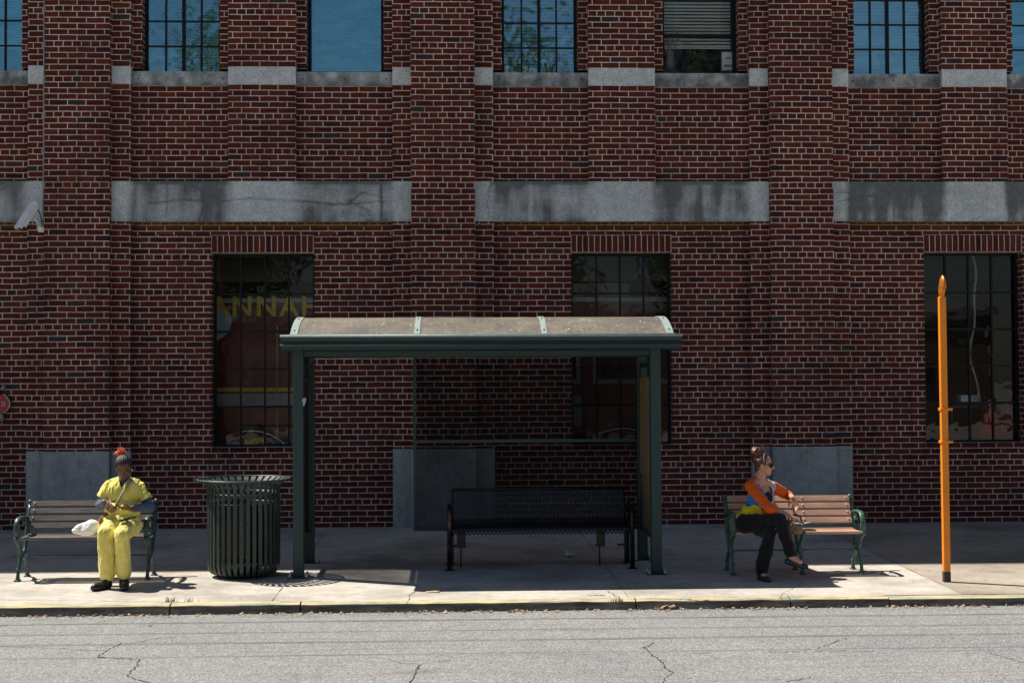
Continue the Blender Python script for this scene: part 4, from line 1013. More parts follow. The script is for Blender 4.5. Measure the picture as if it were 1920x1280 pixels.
# ------------------------------------------------------------------ orange post
def orange_post():
    b = G2(1775, 1090); Y = b.y; top = W(1766, 556, Y); tip = W(1768, 520, Y)
    root = thing('sign_post', 'bright orange steel post with an edge-on sign bracket at the kerb', 'post', b)
    ax = (top-b); h = ax.length; ax.normalize()
    def post_M():
        z = ax; x = Vector((1, 0, 0)); x = (x-z*x.dot(z)).normalized(); y = z.cross(x)
        return Matrix(((x.x, y.x, z.x, b.x), (x.y, y.y, z.y, b.y), (x.z, y.z, z.z, b.z), (0, 0, 0, 1)))
    Mx = post_M(); w = .033
    p = MB(); p.box(-w, w, -.03, .03, .10, h, 0, Mx); p.build('post', M['orange'], root, bevel=.008)
    p = MB(); p.box(-w-.001, w+.001, -.031, .031, -.01, .10, 0, Mx); p.build('scuffed_foot', simple('scuffed_dark_orange', (.14, .07, .03), .8, 0, .5, 30, c2=(.05, .05, .05)), root, bevel=.006)
    for py in (767, 828):
        z = (W(1771, py, Y)-b).length; q = MB(); q.box(-w-.010, w+.012, -.042, .04, z-.014, z+.014, 0, Mx); q.box(w+.012, w+.045, -.030, .0, z-.012, z+.012, 0, Mx); q.build('clamp', M['orange'], root, bevel=.003)
    # edge-on cast finial, flat disc seen from the side
    f = MB(); c = W(1767, 538, Y); hh = .105
    n = 16; pr = []
    for i in range(n+1):
        a = math.pi*i/n; z = -hh*math.cos(a)*1.2; r_ = .10*math.sin(a)
        pr.append([(c.x-.022*math.sin(a)**.5-.004+.004*noise.noise(Vector((i*1.3, 0, 0))), -r_, z), (c.x-.02, 0, z), (c.x+.012, -r_*.8, z)])
    f.sweep([c+Vector((-.008, 0, -.13)), c+Vector((-.006, 0, -.10)), c+Vector((-.008, 0, -.05)), c+Vector((0, 0, .0)), c+Vector((.004, 0, .05)), c+Vector((.003, 0, .09)), c+Vector((.0, 0, .115))], [.03, .042, .06, .072, .06, .045, .015], 12, 0, .45, (1, 0, 0))
    o = f.build('finial', simple('crumpled_orange_foil', (.62, .20, .02), .25, .4, .4, 25, 1.0), root, True)
    s = MB(); s.box(c.x-.003, c.x+.0, Y-.005, Y+.005, c.z-.15, c.z-.1); s.build('finial_pin', M['orange'], root)
    fixparent(root)
orange_post()
# ------------------------------------------------------------------ people
def remesh(mb, voxel, smooth=3, disp=None):
    me = bpy.data.meshes.new('tmp'); me.from_pydata([tuple(v) for v in mb.v], [], mb.f)
    b = bmesh.new(); b.from_mesh(me); bmesh.ops.remove_doubles(b, verts=b.verts, dist=1e-5); bmesh.ops.recalc_face_normals(b, faces=b.faces); b.to_mesh(me); b.free()
    o = bpy.data.objects.new('tmp', me); COL.objects.link(o)
    m = o.modifiers.new('r', 'REMESH'); m.mode = 'VOXEL'; m.voxel_size = voxel
    if smooth: s = o.modifiers.new('s', 'SMOOTH'); s.factor = .5; s.iterations = smooth
    bpy.context.view_layer.update()
    out = bpy.data.meshes.new_from_object(o.evaluated_get(bpy.context.evaluated_depsgraph_get())); bpy.data.objects.remove(o)
    if disp:
        out.calc_loop_triangles(); ns = [v.normal.copy() for v in out.vertices]
        for v, n in zip(out.vertices, ns): v.co += n*disp(v.co)
    return out
def blob(name, mb, mats, parent, voxel=.006, smooth=3, disp=None, matfn=None, delfn=None):
    me = remesh(mb, voxel, smooth, disp)
    mats = mats if isinstance(mats, (list, tuple)) else [mats]
    for m in mats: me.materials.append(m)
    for p in me.polygons:
        p.use_smooth = True
        if matfn: p.material_index = matfn(p.center, p.normal)
    if delfn:
        b = bmesh.new(); b.from_mesh(me); bmesh.ops.delete(b, geom=[f for f in b.faces if delfn(f.calc_center_median(), f.normal)], context='FACES'); b.to_mesh(me); b.free()
    o = bpy.data.objects.new(name, me); COL.objects.link(o); o.parent = parent; return o
def wrinkle(amp, sc_, stretch=(1, 1, 1)):
    def f(c):
        n = noise.noise(Vector((c.x*sc_*stretch[0], c.y*sc_*stretch[1], c.z*sc_*stretch[2])))
        r_ = 1-abs(noise.noise(Vector((c.x*sc_*.7*stretch[0]+5, c.y*sc_*.7, c.z*sc_*.7*stretch[2]))))*2
        return amp*n+amp*.8*(r_-.5)
    return f
def ellM(mb, c, r_, rot=None, n=20): mb.sphere(c, r_, 0, n, rot)
def frame(fwd, upv=(0, 0, 1)):
    f = Vector(fwd).normalized(); s = f.cross(Vector(upv)).normalized(); u = s.cross(f)
    return Matrix(((s.x, f.x, u.x), (s.y, f.y, u.y), (s.z, f.z, u.z)))      # local x right, y forward, z up
def head(mb, c, fr, k=1.0):
    """skull, jaw, nose, ears; c = centre of the head; local y is the way it faces"""
    def P_(x, y, z): return c+fr @ Vector((x*k, y*k, z*k))
    ellM(mb, P_(0, -.012, .028), (.073*k, .088*k, .085*k), fr); ellM(mb, P_(0, .02, -.02), (.062*k, .062*k, .075*k), fr); ellM(mb, P_(0, .038, -.072), (.036*k, .036*k, .034*k), fr)
    ellM(mb, P_(.034, .045, -.018), (.026*k,)*3, fr); ellM(mb, P_(-.034, .045, -.018), (.026*k,)*3, fr)
    mb.cap(P_(0, .074, .012), P_(0, .095, -.020), .009*k, .0145*k, 10); mb.cap(P_(.012, .080, -.024), P_(-.012, .080, -.024), .009*k, .009*k, 8)
    mb.cap(P_(.018, .068, -.052), P_(-.018, .068, -.052), .0085*k, .0085*k, 8); mb.cap(P_(.013, .066, -.063), P_(-.013, .066, -.063), .009*k, .009*k, 8)
    mb.cap(P_(.042, .060, .026), P_(.012, .072, .024), .009*k, .009*k, 8); mb.cap(P_(-.042, .060, .026), P_(-.012, .072, .024), .009*k, .009*k, 8)
    for s in (-1, 1): ellM(mb, P_(.073*s, -.008, -.008), (.010*k, .019*k, .030*k), fr)
    return P_
def hand(mb, wrist, d, palm_n, thumb_side, curl=.35, k=1.0, spread=.06, curls=None):
    d = Vector(d).normalized(); pn = Vector(palm_n); pn = (pn-d*pn.dot(d)).normalized(); s = d.cross(pn).normalized()*thumb_side
    w = Vector(wrist)
    for o in (-.026, -.009, .009, .026): mb.cap(w+s*o*.6*k+d*.01*k, w+d*.082*k+s*o*k, .0155*k, .0125*k, 10)
    lens = (.062, .072, .078, .070)
    for i, o in enumerate((-.028, -.0095, .0095, .028)):
        c_ = curls[i] if curls else curl+.07*(2-i); base = w+d*.084*k+s*o*k; L = lens[i]*k; dd = (d+s*o*spread*30).normalized(); p = base; rr = .0092*k
        for j, fl in enumerate((.44, .31, .25)):
            a = c_*(.9 if j == 0 else 1.25); dd = (dd*math.cos(a)+pn*math.sin(a)).normalized(); q = p+dd*L*fl; mb.cap(p, q, rr, rr*.92, 8); rr *= .90; p = q
    p = w+d*.020*k+s*.022*k; dd = (d*.62+s*.75+pn*.35).normalized(); q = p+dd*.042*k; mb.cap(p, q, .0135*k, .0108*k, 8); dd = (d*.85+s*.30+pn*.45).normalized(); mb.cap(q, q+dd*.030*k, .0105*k, .0088*k, 8)
def skin_mat(name, c, sub=.12):
    t = NT(name); v = t.coord(); n = t.noise(v, 30, 4); t.col(t.ramp(n, [(.3, tuple(x*.85 for x in c)), (.7, tuple(min(1, x*1.12) for x in c))])); t.rough(.48)
    t.b.inputs['Subsurface Weight'].default_value = sub; t.b.inputs['Subsurface Scale'].default_value = .012; t.b.inputs['Subsurface Radius'].default_value = (1, .4, .2); t.bump(t.noise(v, 300, 2), .08, .001); return t.m
def hair_mat(name, c1, c2, sx=(160, 160, 20), rough=.4):
    t = NT(name); v = t.coord('Object', sx); n = t.noise(v, 1.2, 3); t.col(t.ramp(n, [(.35, c1), (.65, c2)])); t.rough(rough); t.bump(n, .7, .004); return t.m
# --- woman in yellow
def woman_yellow():
    k = .98
    skin = skin_mat('dark_brown_skin', (.15, .060, .034)); yel = fabric('yellow_tunic_cotton', (.84, .70, .13), .14, c2=(.92, .82, .26)); yel2 = fabric('yellow_trouser_cotton', (.86, .72, .15), .12, c2=(.92, .83, .28))
    grey = fabric('blue_grey_jersey', (.085, .12, .18)); shoe = simple('black_shoe', (.012, .012, .013), .35, 0, .3); strap = fabric('tan_strap', (.45, .36, .20)); hairm = hair_mat('black_braided_hair', (.006, .005, .006), (.045, .038, .038), (110, 110, 110), .6)
    root = thing('person', 'woman in yellow scrubs with red hair tie, head bowed, sitting on weathered bench', 'person', G2(232, 1084))
    hipL, hipR = W(212, 984, -4.56), W(246, 984, -4.56); knL, knR = W(197, 1000, -5.00), W(227, 1003, -5.02); anL, anR = W(201, 1074, -4.96), W(233, 1072, -4.93)
    shL, shR = W(206, 911, -4.50), W(260, 912, -4.47); elL, elR = W(189, 945, -4.50), W(281, 950, -4.50); wrL, wrR = W(196, 941, -4.75), W(246, 953, -4.76)
    chest = W(233, 922, -4.50); waist = W(231, 955, -4.53); nk = W(232, 898, -4.52); hc = W(232, 877, -4.63); pel = W(229, 978, -4.53)
    fr = frame((.10, -.80, -.60), (0.02, -.6, .8))
    b = MB(); P_ = head(b, hc, fr, k)
    b.cap(nk+Vector((0, .03, -.02)), hc+fr @ Vector((0, -.03, -.05)), .055, .050)
    for s_, e_, w_ in ((shL, elL, wrL), (shR, elR, wrR)):
        b.cap(chest+Vector((0, 0, .07)), s_, .07, .050); b.cap(s_, e_, .050, .040); b.cap(e_, w_, .040, .027)
    ellM(b, chest, (.155, .105, .15)); ellM(b, waist, (.145, .115, .12)); ellM(b, pel, (.175, .13, .10))
    for h_, n_, a_ in ((hipL, knL, anL), (hipR, knR, anR)): b.cap(h_, n_, .088, .055); b.cap(n_, a_, .055, .036); b.cap(a_, a_+Vector((0, -.02, -.06)), .036, .034)
    hand(b, wrL, (.45, -.35, -.35), (.5, .5, -.5), 1, .55, 1.0); hand(b, wrR, (-.92, -.22, .10), (0, .25, .95), -1, .28, 1.0)
    def mf(c, n):
        q = fr.transposed() @ (c-hc)
        if abs(q.z+.057*k) < .009 and q.y > .055*k and abs(q.x) < .026: return 1
        if q.y > .05*k and abs(q.z-.009*k) < .0035 and .014 < abs(q.x) < .046: return 2
        if q.y > .055*k and abs(q.z-.034*k) < .004 and .012 < abs(q.x) < .05: return 2
        return 0
    blob('body', b, [skin, skin_mat('lips', (.16, .045, .035)), M['blackm']], root, .0045, 3, None, mf)
    # hair: cap, parted rows, red puff
    h = MB(); ellM(h, P_(0, -.022, .045), (.080*k, .092*k, .082*k), fr, 24)
    for s in (-1, 1): h.cap(P_(.066*s, -.01, .03), P_(.070*s, -.02, -.005), .016, .010)
    hh = blob('hair', h, hairm, root, .005, 2, lambda c: .0025*math.sin((fr.transposed() @ (c-hc)).x*420+2*math.sin((fr.transposed() @ (c-hc)).z*90)), None, lambda c, n: ((lambda q: q.y > .020*k and q.z < .088*k-.35*max(0, abs(q.x)-.035))(fr.transposed() @ (c-hc))))
    red = simple('orange_red_fringe', (.75, .075, .035), .7, 0, .3, 40, c2=(.85, .20, .09)); pf = MB(); pc = W(226, 849, -4.56)
    rnd = random.Random(4)
    ellM(pf, pc-Vector((0, 0, .005)), (.050, .04, .030))
    for i in range(110):
        d = Vector((rnd.gauss(0, 1), rnd.gauss(0, .8), abs(rnd.gauss(.5, .6)))).normalized(); L = rnd.uniform(.035, .070); p = pc+Vector((0, 0, -.008)); sd = d.orthogonal().normalized()*.006
        pf.sweep([p+d*.02, p+d*L*.7+sd, p+d*L], [.006, .006, .0035], 5)
    pf.build('hair_tie', red, root, True)
    pass
    for s in (-1,): e = MB(); e.sphere(P_(.079*s, -.002, -.035), .008); e.build('earring', M['white'], root, True)
    # undershirt
    u = MB(); ellM(u, chest, (.150, .100, .145)); ellM(u, chest+Vector((0, -.01, .10)), (.09, .075, .06))
    for s_, e_, w_ in ((shL, elL, wrL), (shR, elR, wrR)): u.cap(s_, e_, .044, .050); u.cap(e_, e_.lerp(w_, .86), .051, .036)
    blob('undershirt', u, grey, root, .006, 3, wrinkle(.006, 26))
    # tunic
    tu = MB(); ellM(tu, chest+Vector((0, -.01, 0)), (.175, .130, .160)); ellM(tu, waist+Vector((0, -.02, .0)), (.172, .140, .125)); ellM(tu, pel+Vector((0, -.05, .03)), (.185, .15, .075)); ellM(tu, chest+Vector((0, .0, .09)), (.12, .075, .05))
    for s_, e_ in ((shL, elL), (shR, elR)):
        tu.cap(chest+Vector((0, .01, .085)), s_+Vector((0, 0, .000)), .080, .062); d = (e_-s_); tu.cap(s_+Vector((0, 0, .002)), s_+d*.62+Vector((.006 if s_ is shR else -.006, -.01, 0)), .058, .066)
    def tdel(c, n):
        z = c.z; vx = abs(c.x-(nk.x+.008)); top = nk.z+.01; bot = chest.z+.045
        if c.y < nk.y+.02 and z > bot and vx < (z-bot)*.52: return True
        if z > top+.015 and vx < .075: return True
        for s_, e_ in ((shL, elL), (shR, elR)):
            d = (e_-s_); t = (c-s_).dot(d)/d.length_squared
            if t > .66 and abs((c-s_-d*t).length) < .085 and (c.x-chest.x)*(s_.x-chest.x) > 0 and abs(c.x-chest.x) > .12: return True
        return False
    t_ = blob('tunic', tu, yel, root, .0055, 3, (lambda f1, f2: (lambda c: f1(c)+f2(c)))(wrinkle(.010, 13, (2.2, 1.2, .6)), wrinkle(.005, 34, (1.6, 1.2, .5))), None, tdel)
    m_ = t_.modifiers.new('t', 'SOLIDIFY'); m_.thickness = .003; m_.offset = -1
    # trousers
    tr = MB(); ellM(tr, pel+Vector((0, 0, -.02)), (.190, .14, .088))
    for h_, n_, a_ in ((hipL, knL, anL), (hipR, knR, anR)):
        tr.cap(h_+Vector((0, 0, .0)), n_, .102, .072); tr.cap(n_, n_.lerp(a_, .5), .072, .068); tr.cap(n_.lerp(a_, .5), a_+Vector((0, 0, -.0)), .068, .078)
    blob('trousers', tr, yel2, root, .006, 3, (lambda f1, f2: (lambda c: f1(c)+f2(c)))(wrinkle(.010, 10, (1.8, 1, .5)), wrinkle(.006, 30, (1.5, 1, .45))))
    for s_, a_, toe in (('L', anL, (-.085, -.135)), ('R', anR, (.035, -.17))):
        g = gz(a_.y); sh = MB(); p = Vector((a_.x, a_.y-.01, g+.045)); t = Vector((a_.x+toe[0], a_.y+toe[1], g+.034))
        sh.cap(p+Vector((0, .03, 0)), t, .046, .034); sh.cap(p, p+Vector((0, 0, .05)), .046, .044); sh.cap(p+Vector((.012, 0, -.01)), t+Vector((.012, 0, -.006)), .036, .028); sh.cap(p+Vector((-.012, 0, -.01)), t+Vector((-.012, 0, -.006)), .036, .028)
        def fl(c, g=g): return 0
        o = blob('shoe', sh, shoe, root, .005, 3)
        for v in o.data.vertices: v.co.z = max(v.co.z, g+.002)
    # bag strap across the chest and bag at the hip
    st = MB(); A = shR+Vector((-.045, -.055, .075)); Bp = W(214, 962, -4.66)
    pts = []
    for i in range(15):
        t = i/14; p = A.lerp(Bp, t); p.y = A.y+(Bp.y-A.y)*t - .095*math.sin(math.pi*min(1, t*1.0))**.45-.03; pts.append(p)
    st.sweep(pts, .014, 8, 0, .22, (0, 1, 0)); st.build('bag_strap', strap, root, True)
    bg = MB(); c = W(190, 977, -4.62); bg.cap(c+Vector((.05, 0, .06)), c+Vector((-.03, -.02, -.04)), .028, .034)
    o = blob('shoulder_bag', bg, simple('brown_leather', (.22, .08, .035), .5), root, .006, 2, wrinkle(.004, 40))
    c = MB(); p0 = W(206, 938, -4.84); p1 = W(212, 952, -4.86); p2 = W(205, 957, -4.84); c.sweep([p0, p0.lerp(p1, .5)+Vector((.01, -.02, 0)), p1, p2, W(208, 946, -4.85)], .0035, 6); c.sweep([W(205, 935, -4.82), W(209, 948, -4.87), W(206, 956, -4.84)], .003, 6); c.build('cord', strap, root, True)
    fixparent(root)
    ph = MB(); q = W(239, 975, -4.86); Mx = Matrix.Translation(q+Vector((0, 0, .012))) @ Matrix.Rotation(R(-14), 4, 'Y') @ Matrix.Rotation(R(-12), 4, 'X'); ph.box(-.075, .075, -.04, .04, -.006, .006, 0, Mx)
    o = ph.build('phone', M['blackm'], None, bevel=.003); tag(o, 'black phone lying on the yellow trousers in her lap', 'phone')
woman_yellow()
def woman_orange():
    k = .99
    skin = skin_mat('light_skin', (.58, .30, .20)); org = fabric('orange_knit', (.72, .115, .008), .08); blu = fabric('blue_knit', (.02, .20, .62), .08); yl = fabric('lemon_knit', (.70, .60, .02), .1); gry = fabric('pale_grey_knit', (.45, .48, .52), .06)
    blk = fabric('black_jersey', (.012, .012, .014)); pants = fabric('black_trouser_cloth', (.010, .010, .012), .3); shoe = simple('black_flat_shoe', (.018, .024, .028), .3, 0, .3); hairm = hair_mat('auburn_hair', (.022, .009, .006), (.17, .055, .022), (60, 60, 160), .3)
    root = thing('person', 'woman in orange colour block cardigan and sunglasses sitting cross-legged on tan bench', 'person', G2(1440, 1078))
    hipN, hipF = W(1400, 981, -4.56), W(1414, 983, -4.40); knN, knF = W(1463, 975, -4.88), W(1444, 1000, -4.86)
    anN, anF = W(1484, 1043, -5.00), W(1428, 1071, -4.86)
    shN, shF = W(1407, 911, -4.60), W(1449, 912, -4.38); elN, elF = W(1441, 952, -4.80), W(1477, 928, -4.24); wrN, wrF = W(1478, 966, -4.82), W(1487, 932, -4.42)
    chest = W(1426, 932, -4.48); waist = W(1415, 960, -4.47); nk = W(1425, 902, -4.49); hc = W(1433, 872, -4.51); pel = W(1406, 978, -4.46)
    fr = frame((.93, -.36, -.02)); tf = frame((.70, -.71, -.1))
    b = MB(); P_ = head(b, hc, fr, k); b.cap(nk+Vector((-.01, .0, -.04)), hc+fr @ Vector((0, -.03, -.06)), .060, .054); b.cap(nk, shN, .05, .045); b.cap(nk, shF, .05, .045)
    for s_, e_, w_ in ((shN, elN, wrN), (shF, elF, wrF)): b.cap(chest+Vector((0, 0, .10)), s_, .055, .045); b.cap(s_, e_, .046, .036); b.cap(e_, w_, .036, .024)
    ellM(b, chest, (.145, .098, .145), tf); ellM(b, waist, (.125, .10, .12), tf); ellM(b, pel, (.165, .13, .10), tf)
    for h_, n_, a_ in ((hipN, knN, anN), (hipF, knF, anF)): b.cap(h_, n_, .082, .054); b.cap(n_, a_, .052, .033)
    b.cap(anN, anN+Vector((.07, -.06, -.045)), .033, .024); b.cap(anF, anF+Vector((.01, -.02, -.05)), .033, .03)
    hand(b, wrN, (.80, -.12, -.30), (.2, -.1, -1), 1, .30, 1.0); hand(b, wrF, (.22, -.18, -.95), (-.6, -.5, -.1), 1, .28, 1.0)
    def mf(c, n):
        q = fr.transposed() @ (c-hc)
        return 1 if (abs(q.z+.057*k) < .0085 and q.y > .060*k and abs(q.x) < .024) else 0
    blob('body', b, [skin, skin_mat('rose_lips', (.38, .10, .09))], root, .0045, 3, None, mf)
    h = MB(); ellM(h, P_(0, -.024, .038), (.079*k, .090*k, .084*k), fr, 24); ellM(h, P_(0, -.075, .075), (.060, .060, .060), fr)
    for s in (-1, 1): h.cap(P_(.066*s, .010, .03), P_(.069*s, .008, -.010), .010, .006)
    ellM(h, P_(0, -.06, -.03), (.055, .04, .055), fr)
    blob('hair', h, hairm, root, .005, 2, lambda c: .002*math.sin((fr.transposed() @ (c-hc)).z*260), None, lambda c, n: (lambda q: (q.y > .050*k and q.z < .065*k) or (q.y > -.005 and q.z < -.015))(fr.transposed() @ (c-hc)))
    bn = MB(); bc = P_(0, -.078, .128); ellM(bn, bc, (.066, .062, .056), fr)
    ellM(bn, P_(0, -.045, .115), (.052, .045, .045), fr)
    for i in range(7):
        a = i*.9; bn.sweep([bc+fr @ Vector((.060*math.cos(a+t*.7)*math.cos(t*.9-.6), .060*math.sin(a+t*.7)*math.cos(t*.9-.6), .056*math.sin(t*.9-.6))) for t in [j/5*2 for j in range(6)]], .011, 6)
    blob('hair_bun', bn, hairm, root, .005, 1)
    hb = MB(); bp = []
    for i in range(21): a = R(-5+190*i/20); bp.append(P_(.081*math.cos(a), .012-.012*math.sin(a), .040+.083*math.sin(a)))
    hb.sweep(bp, .0032, 6); hb.build('headband', M['egrey'], root, True)
    # sunglasses
    gl = MB()
    for s in (-1, 1):
        cc = P_(.034*s, .083-.004, .006); pts = [(-.030, .017), (-.012, .022), (.018, .022), (.033, .016), (.030, -.014), (.012, -.027), (-.012, -.026), (-.029, -.010)]
        f = [cc+fr @ Vector((x, .010-abs(.031*s+x)*.28, z)) for x, z in pts]; bk = [p-fr @ Vector((0, .006, 0)) for p in f]; gl.poly(f); gl.poly(bk[::-1])
        for i in range(8): gl.quad(f[i], bk[i], bk[(i+1) % 8], f[(i+1) % 8])
    g = gl.build('sunglasses', simple('dark_lens', (.008, .008, .01), .06, 0, .1, bump=0), root)
    ar = MB()
    for s in (-1, 1): ar.sweep([P_(.057*s, .076, .014), P_(.074*s, .055, .014), P_(.080*s, .00, .010), P_(.080*s, -.012, -.002)], .004, 6)
    ar.sweep([P_(.058, .078, .017), P_(.03, .090, .021), P_(0, .094, .018), P_(-.03, .090, .021), P_(-.058, .078, .017)], .004, 6); ar.build('glasses_frame', M['blackm'], g, True)
    # tank top
    tk = MB(); ellM(tk, chest+Vector((0, 0, -.02)), (.150, .112, .135), tf); ellM(tk, waist, (.135, .115, .13), tf)
    for s in (-1, 1): ellM(tk, chest+tf @ Vector((.055*s, .065, -.005)), (.055, .05, .055), tf)
    blob('tank_top', tk, blk, root, .006, 3, wrinkle(.004, 25), None, lambda c, n: c.z > chest.z+.098)
    # cardigan
    cg = MB(); ellM(cg, chest, (.160, .122, .155), tf); ellM(cg, waist+Vector((-.005, 0, -.01)), (.150, .128, .125), tf); ellM(cg, pel+Vector((-.02, 0, .03)), (.170, .135, .08), tf); ellM(cg, chest+Vector((0, 0, .115)), (.125, .072, .055), tf); cg.cap(nk+Vector((-.035, .02, .012)), shN, .045, .056); cg.cap(nk+Vector((0, .045, .0)), shF, .04, .056)
    for s in (-1, 1): ellM(cg, chest+tf @ Vector((.060*s, .062, -.01)), (.06, .058, .062), tf)
    for s_, e_, w_, q in ((shN, elN, wrN, .32), (shF, elF, wrF, .40)):
        cg.cap(chest+Vector((0, 0, .09)), s_, .066, .056); cg.cap(s_, e_, .058, .050); cg.cap(e_, e_.lerp(w_, q), .050, .043)
    tft = tf.transposed()
    def isarm(c):
        for s_, e_, w_ in ((shN, elN, wrN), (shF, elF, wrF)):
            for a, b_ in ((s_, e_), (e_, w_)):
                d = b_-a; t = max(0, min(1, (c-a).dot(d)/d.length_squared))
                if (c-(a+d*t)).length < .062 and (t > .12 or a is e_): return True
        return False
    def gap(q): return .030+.050*max(0, min(1, (q.z+.12)/.26))*(1 if q.z < .1 else 1)
    def cdel(c, n):
        if isarm(c): return False
        q = tft @ (c-chest)
        if (c-(nk+Vector((0, -.02, .03)))).length < .068: return True
        return q.y > .0 and abs(q.x-.010+.0) < gap(q) or (q.z < -.16 and q.y > .04 and q.x > -.03)
    zb_ = W(1400, 929, -4.6).z; zy = W(1400, 948, -4.6).z; xlim = W(1424, 940, -4.6).x
    def cm(c, n):
        q = tft @ (c-chest); q.x = -q.x
        for (e_, w_, qq) in ((elN, wrN, .32), (elF, wrF, .4)):
            pass
        if isarm(c): return 0
        wob = .010*math.sin(c.x*60)
        if c.z < zy+wob and c.x < xlim+.02: return 2
        if c.z < zb_+wob*.7-.25*(c.x-W(1405, 930, -4.5).x) and c.x < xlim: return 1
        if q.y > 0 and -gap(q)-.030 < q.x < 0 and q.z > -.02: return 1
        if q.y > -.05 and q.x > 0 and q.x < gap(q)+.075 and q.z > -.06: return 3
        return 0
    # sides: which way is the wearer's right? local -x of tf if it points to the camera side
    cgo = blob('cardigan', cg, [org, blu, yl, gry], root, .0055, 3, wrinkle(.006, 20, (1, 1, 1.4)), cm, cdel); m_ = cgo.modifiers.new('t', 'SOLIDIFY'); m_.thickness = .004; m_.offset = -1
    # trousers
    tr = MB(); ellM(tr, pel+Vector((0, 0, -.01)), (.182, .142, .095), tf)
    tr.cap(hipN+Vector((-.02, 0, 0)), knN, .098, .066); tr.cap(knN, anN+(knN-anN).normalized()*.03, .066, .056)
    tr.cap(hipF, knF, .094, .064); tr.cap(knF, anF+Vector((0, 0, .02)), .064, .066)
    blob('trousers', tr, pants, root, .006, 3, wrinkle(.008, 16, (1.2, 1, .8)))
    for a_, toe, up_ in ((anN, Vector((.125, -.085, -.035)), True), (anF, Vector((.045, -.11, 0)), False)):
        sh = MB()
        if up_: p = a_+Vector((-.005, .01, -.055)); t = p+toe
        else: p = Vector((a_.x, a_.y-.01, gz(a_.y)+.030)); t = p+toe+Vector((0, 0, -.006))
        d = (t-p).normalized(); sh.cap(p-d*.03, t, .034, .026); sd = d.cross(Vector((0, 0, 1))).normalized(); sh.cap(p+d*.05+sd*.012, t, .028, .024); sh.cap(p+d*.05-sd*.012, t, .028, .024)
        o = blob('shoe', sh, shoe, root, .0045, 3, None, None, None)
        if not up_:
            for v in o.data.vertices: v.co.z = max(v.co.z, gz(a_.y)+.002)
        foot = MB(); foot.cap(a_, p+d*.05+Vector((0, 0, .02)), .031, .024)
        f = blob('foot', foot, skin, root, .005, 2)
    br = MB(); cc = elN.lerp(wrN, .80); dd = (wrN-elN).normalized(); u_ = dd.orthogonal().normalized(); v_ = dd.cross(u_)
    for o_ in (-.012, .012): br.sweep([cc+dd*o_+(u_*math.cos(2*math.pi*i/16)+v_*math.sin(2*math.pi*i/16))*.031 for i in range(17)], .0035, 6, caps=False)
    br.build('bracelet', M['silver'], root, True)
    fixparent(root)
    cgt = MB(); tip = wrN+Vector((.15, -.03, -.075)); cgt.sweep([tip, tip+Vector((.045, -.015, .012))], .0042, 8); cgt.sweep([tip+Vector((.045, -.015, .012)), tip+Vector((.056, -.018, .015))], .0045, 8, 1)
    o = cgt.build('cigarette', [M['white'], M['silver']], None, True); tag(o, 'lit white cigarette held in her lowered hand', 'cigarette')
    # handbag
    c = W(1489, 987, -4.70); hbg = thing('handbag', 'brown and gold handbag beside the seated woman in orange', 'handbag', W(1489, 998, -4.70))
    m = MB(); ellM(m, c+Vector((0, 0, .005)), (.085, .055, .075)); ellM(m, c+Vector((0, 0, -.03)), (.09, .06, .045))
    bagm = simple('brown_gold_leather', (.10, .035, .02), .4, 0, .5, 14, c2=(.42, .27, .10)); blob('bag_body', m, bagm, hbg, .006, 2, wrinkle(.006, 25))
    s = MB(); s.sweep([c+Vector((-.075, -.03, .055)), c+Vector((-.05, -.04, .11)), c+Vector((0, -.045, .13)), c+Vector((.05, -.04, .105)), c+Vector((.07, -.03, .05))], .008, 8); s.build('handle', M['blackm'], hbg, True)
    s = MB(); s.sweep([c+Vector((-.085, -.03, .04)), c+Vector((-.02, -.058, .052)), c+Vector((.08, -.03, .03))], .012, 8, 0, .4, (0, 1, 0)); s.sphere(c+Vector((-.05, -.062, .03)), .012); s.sphere(c+Vector((-.02, -.065, .035)), .010); s.build('clasp', M['chrome'], hbg, True)
    s = MB(); s.box(c.x-.14, c.x-.06, c.y-.03, c.y+.02, c.z+.03, c.z+.07); s.build('teal_flap', fabric('teal_cloth', (.02, .12, .13)), hbg, bevel=.01)
    fixparent(hbg)
woman_orange()
# white bag on the bench
wb = MB(); c = W(162, 992, -4.66)
ellM(wb, c+Vector((0, 0, .005)), (.125, .07, .060)); ellM(wb, c+Vector((.05, 0, .025)), (.09, .07, .065)); ellM(wb, c+Vector((-.06, 0, -.01)), (.08, .06, .04)); wb.cap(c+Vector((.03, 0, .07)), c+Vector((-.04, 0, .045)), .02, .016)
pl = NT('white_plastic_film'); pl.col((.80, .80, .78)); pl.rough(.6); pl.b.inputs['Subsurface Weight'].default_value = .2; pl.b.inputs['Subsurface Scale'].default_value = .02
def crumple(cc): return .014*noise.noise(cc*11)+.007*(1-abs(noise.noise(cc*19+Vector((3, 1, 2))))*2)-.004
bag = blob('plastic_bag', wb, pl.m, None, .006, 1, crumple); tag(bag, 'crumpled white plastic bag on the weathered bench', 'bag')
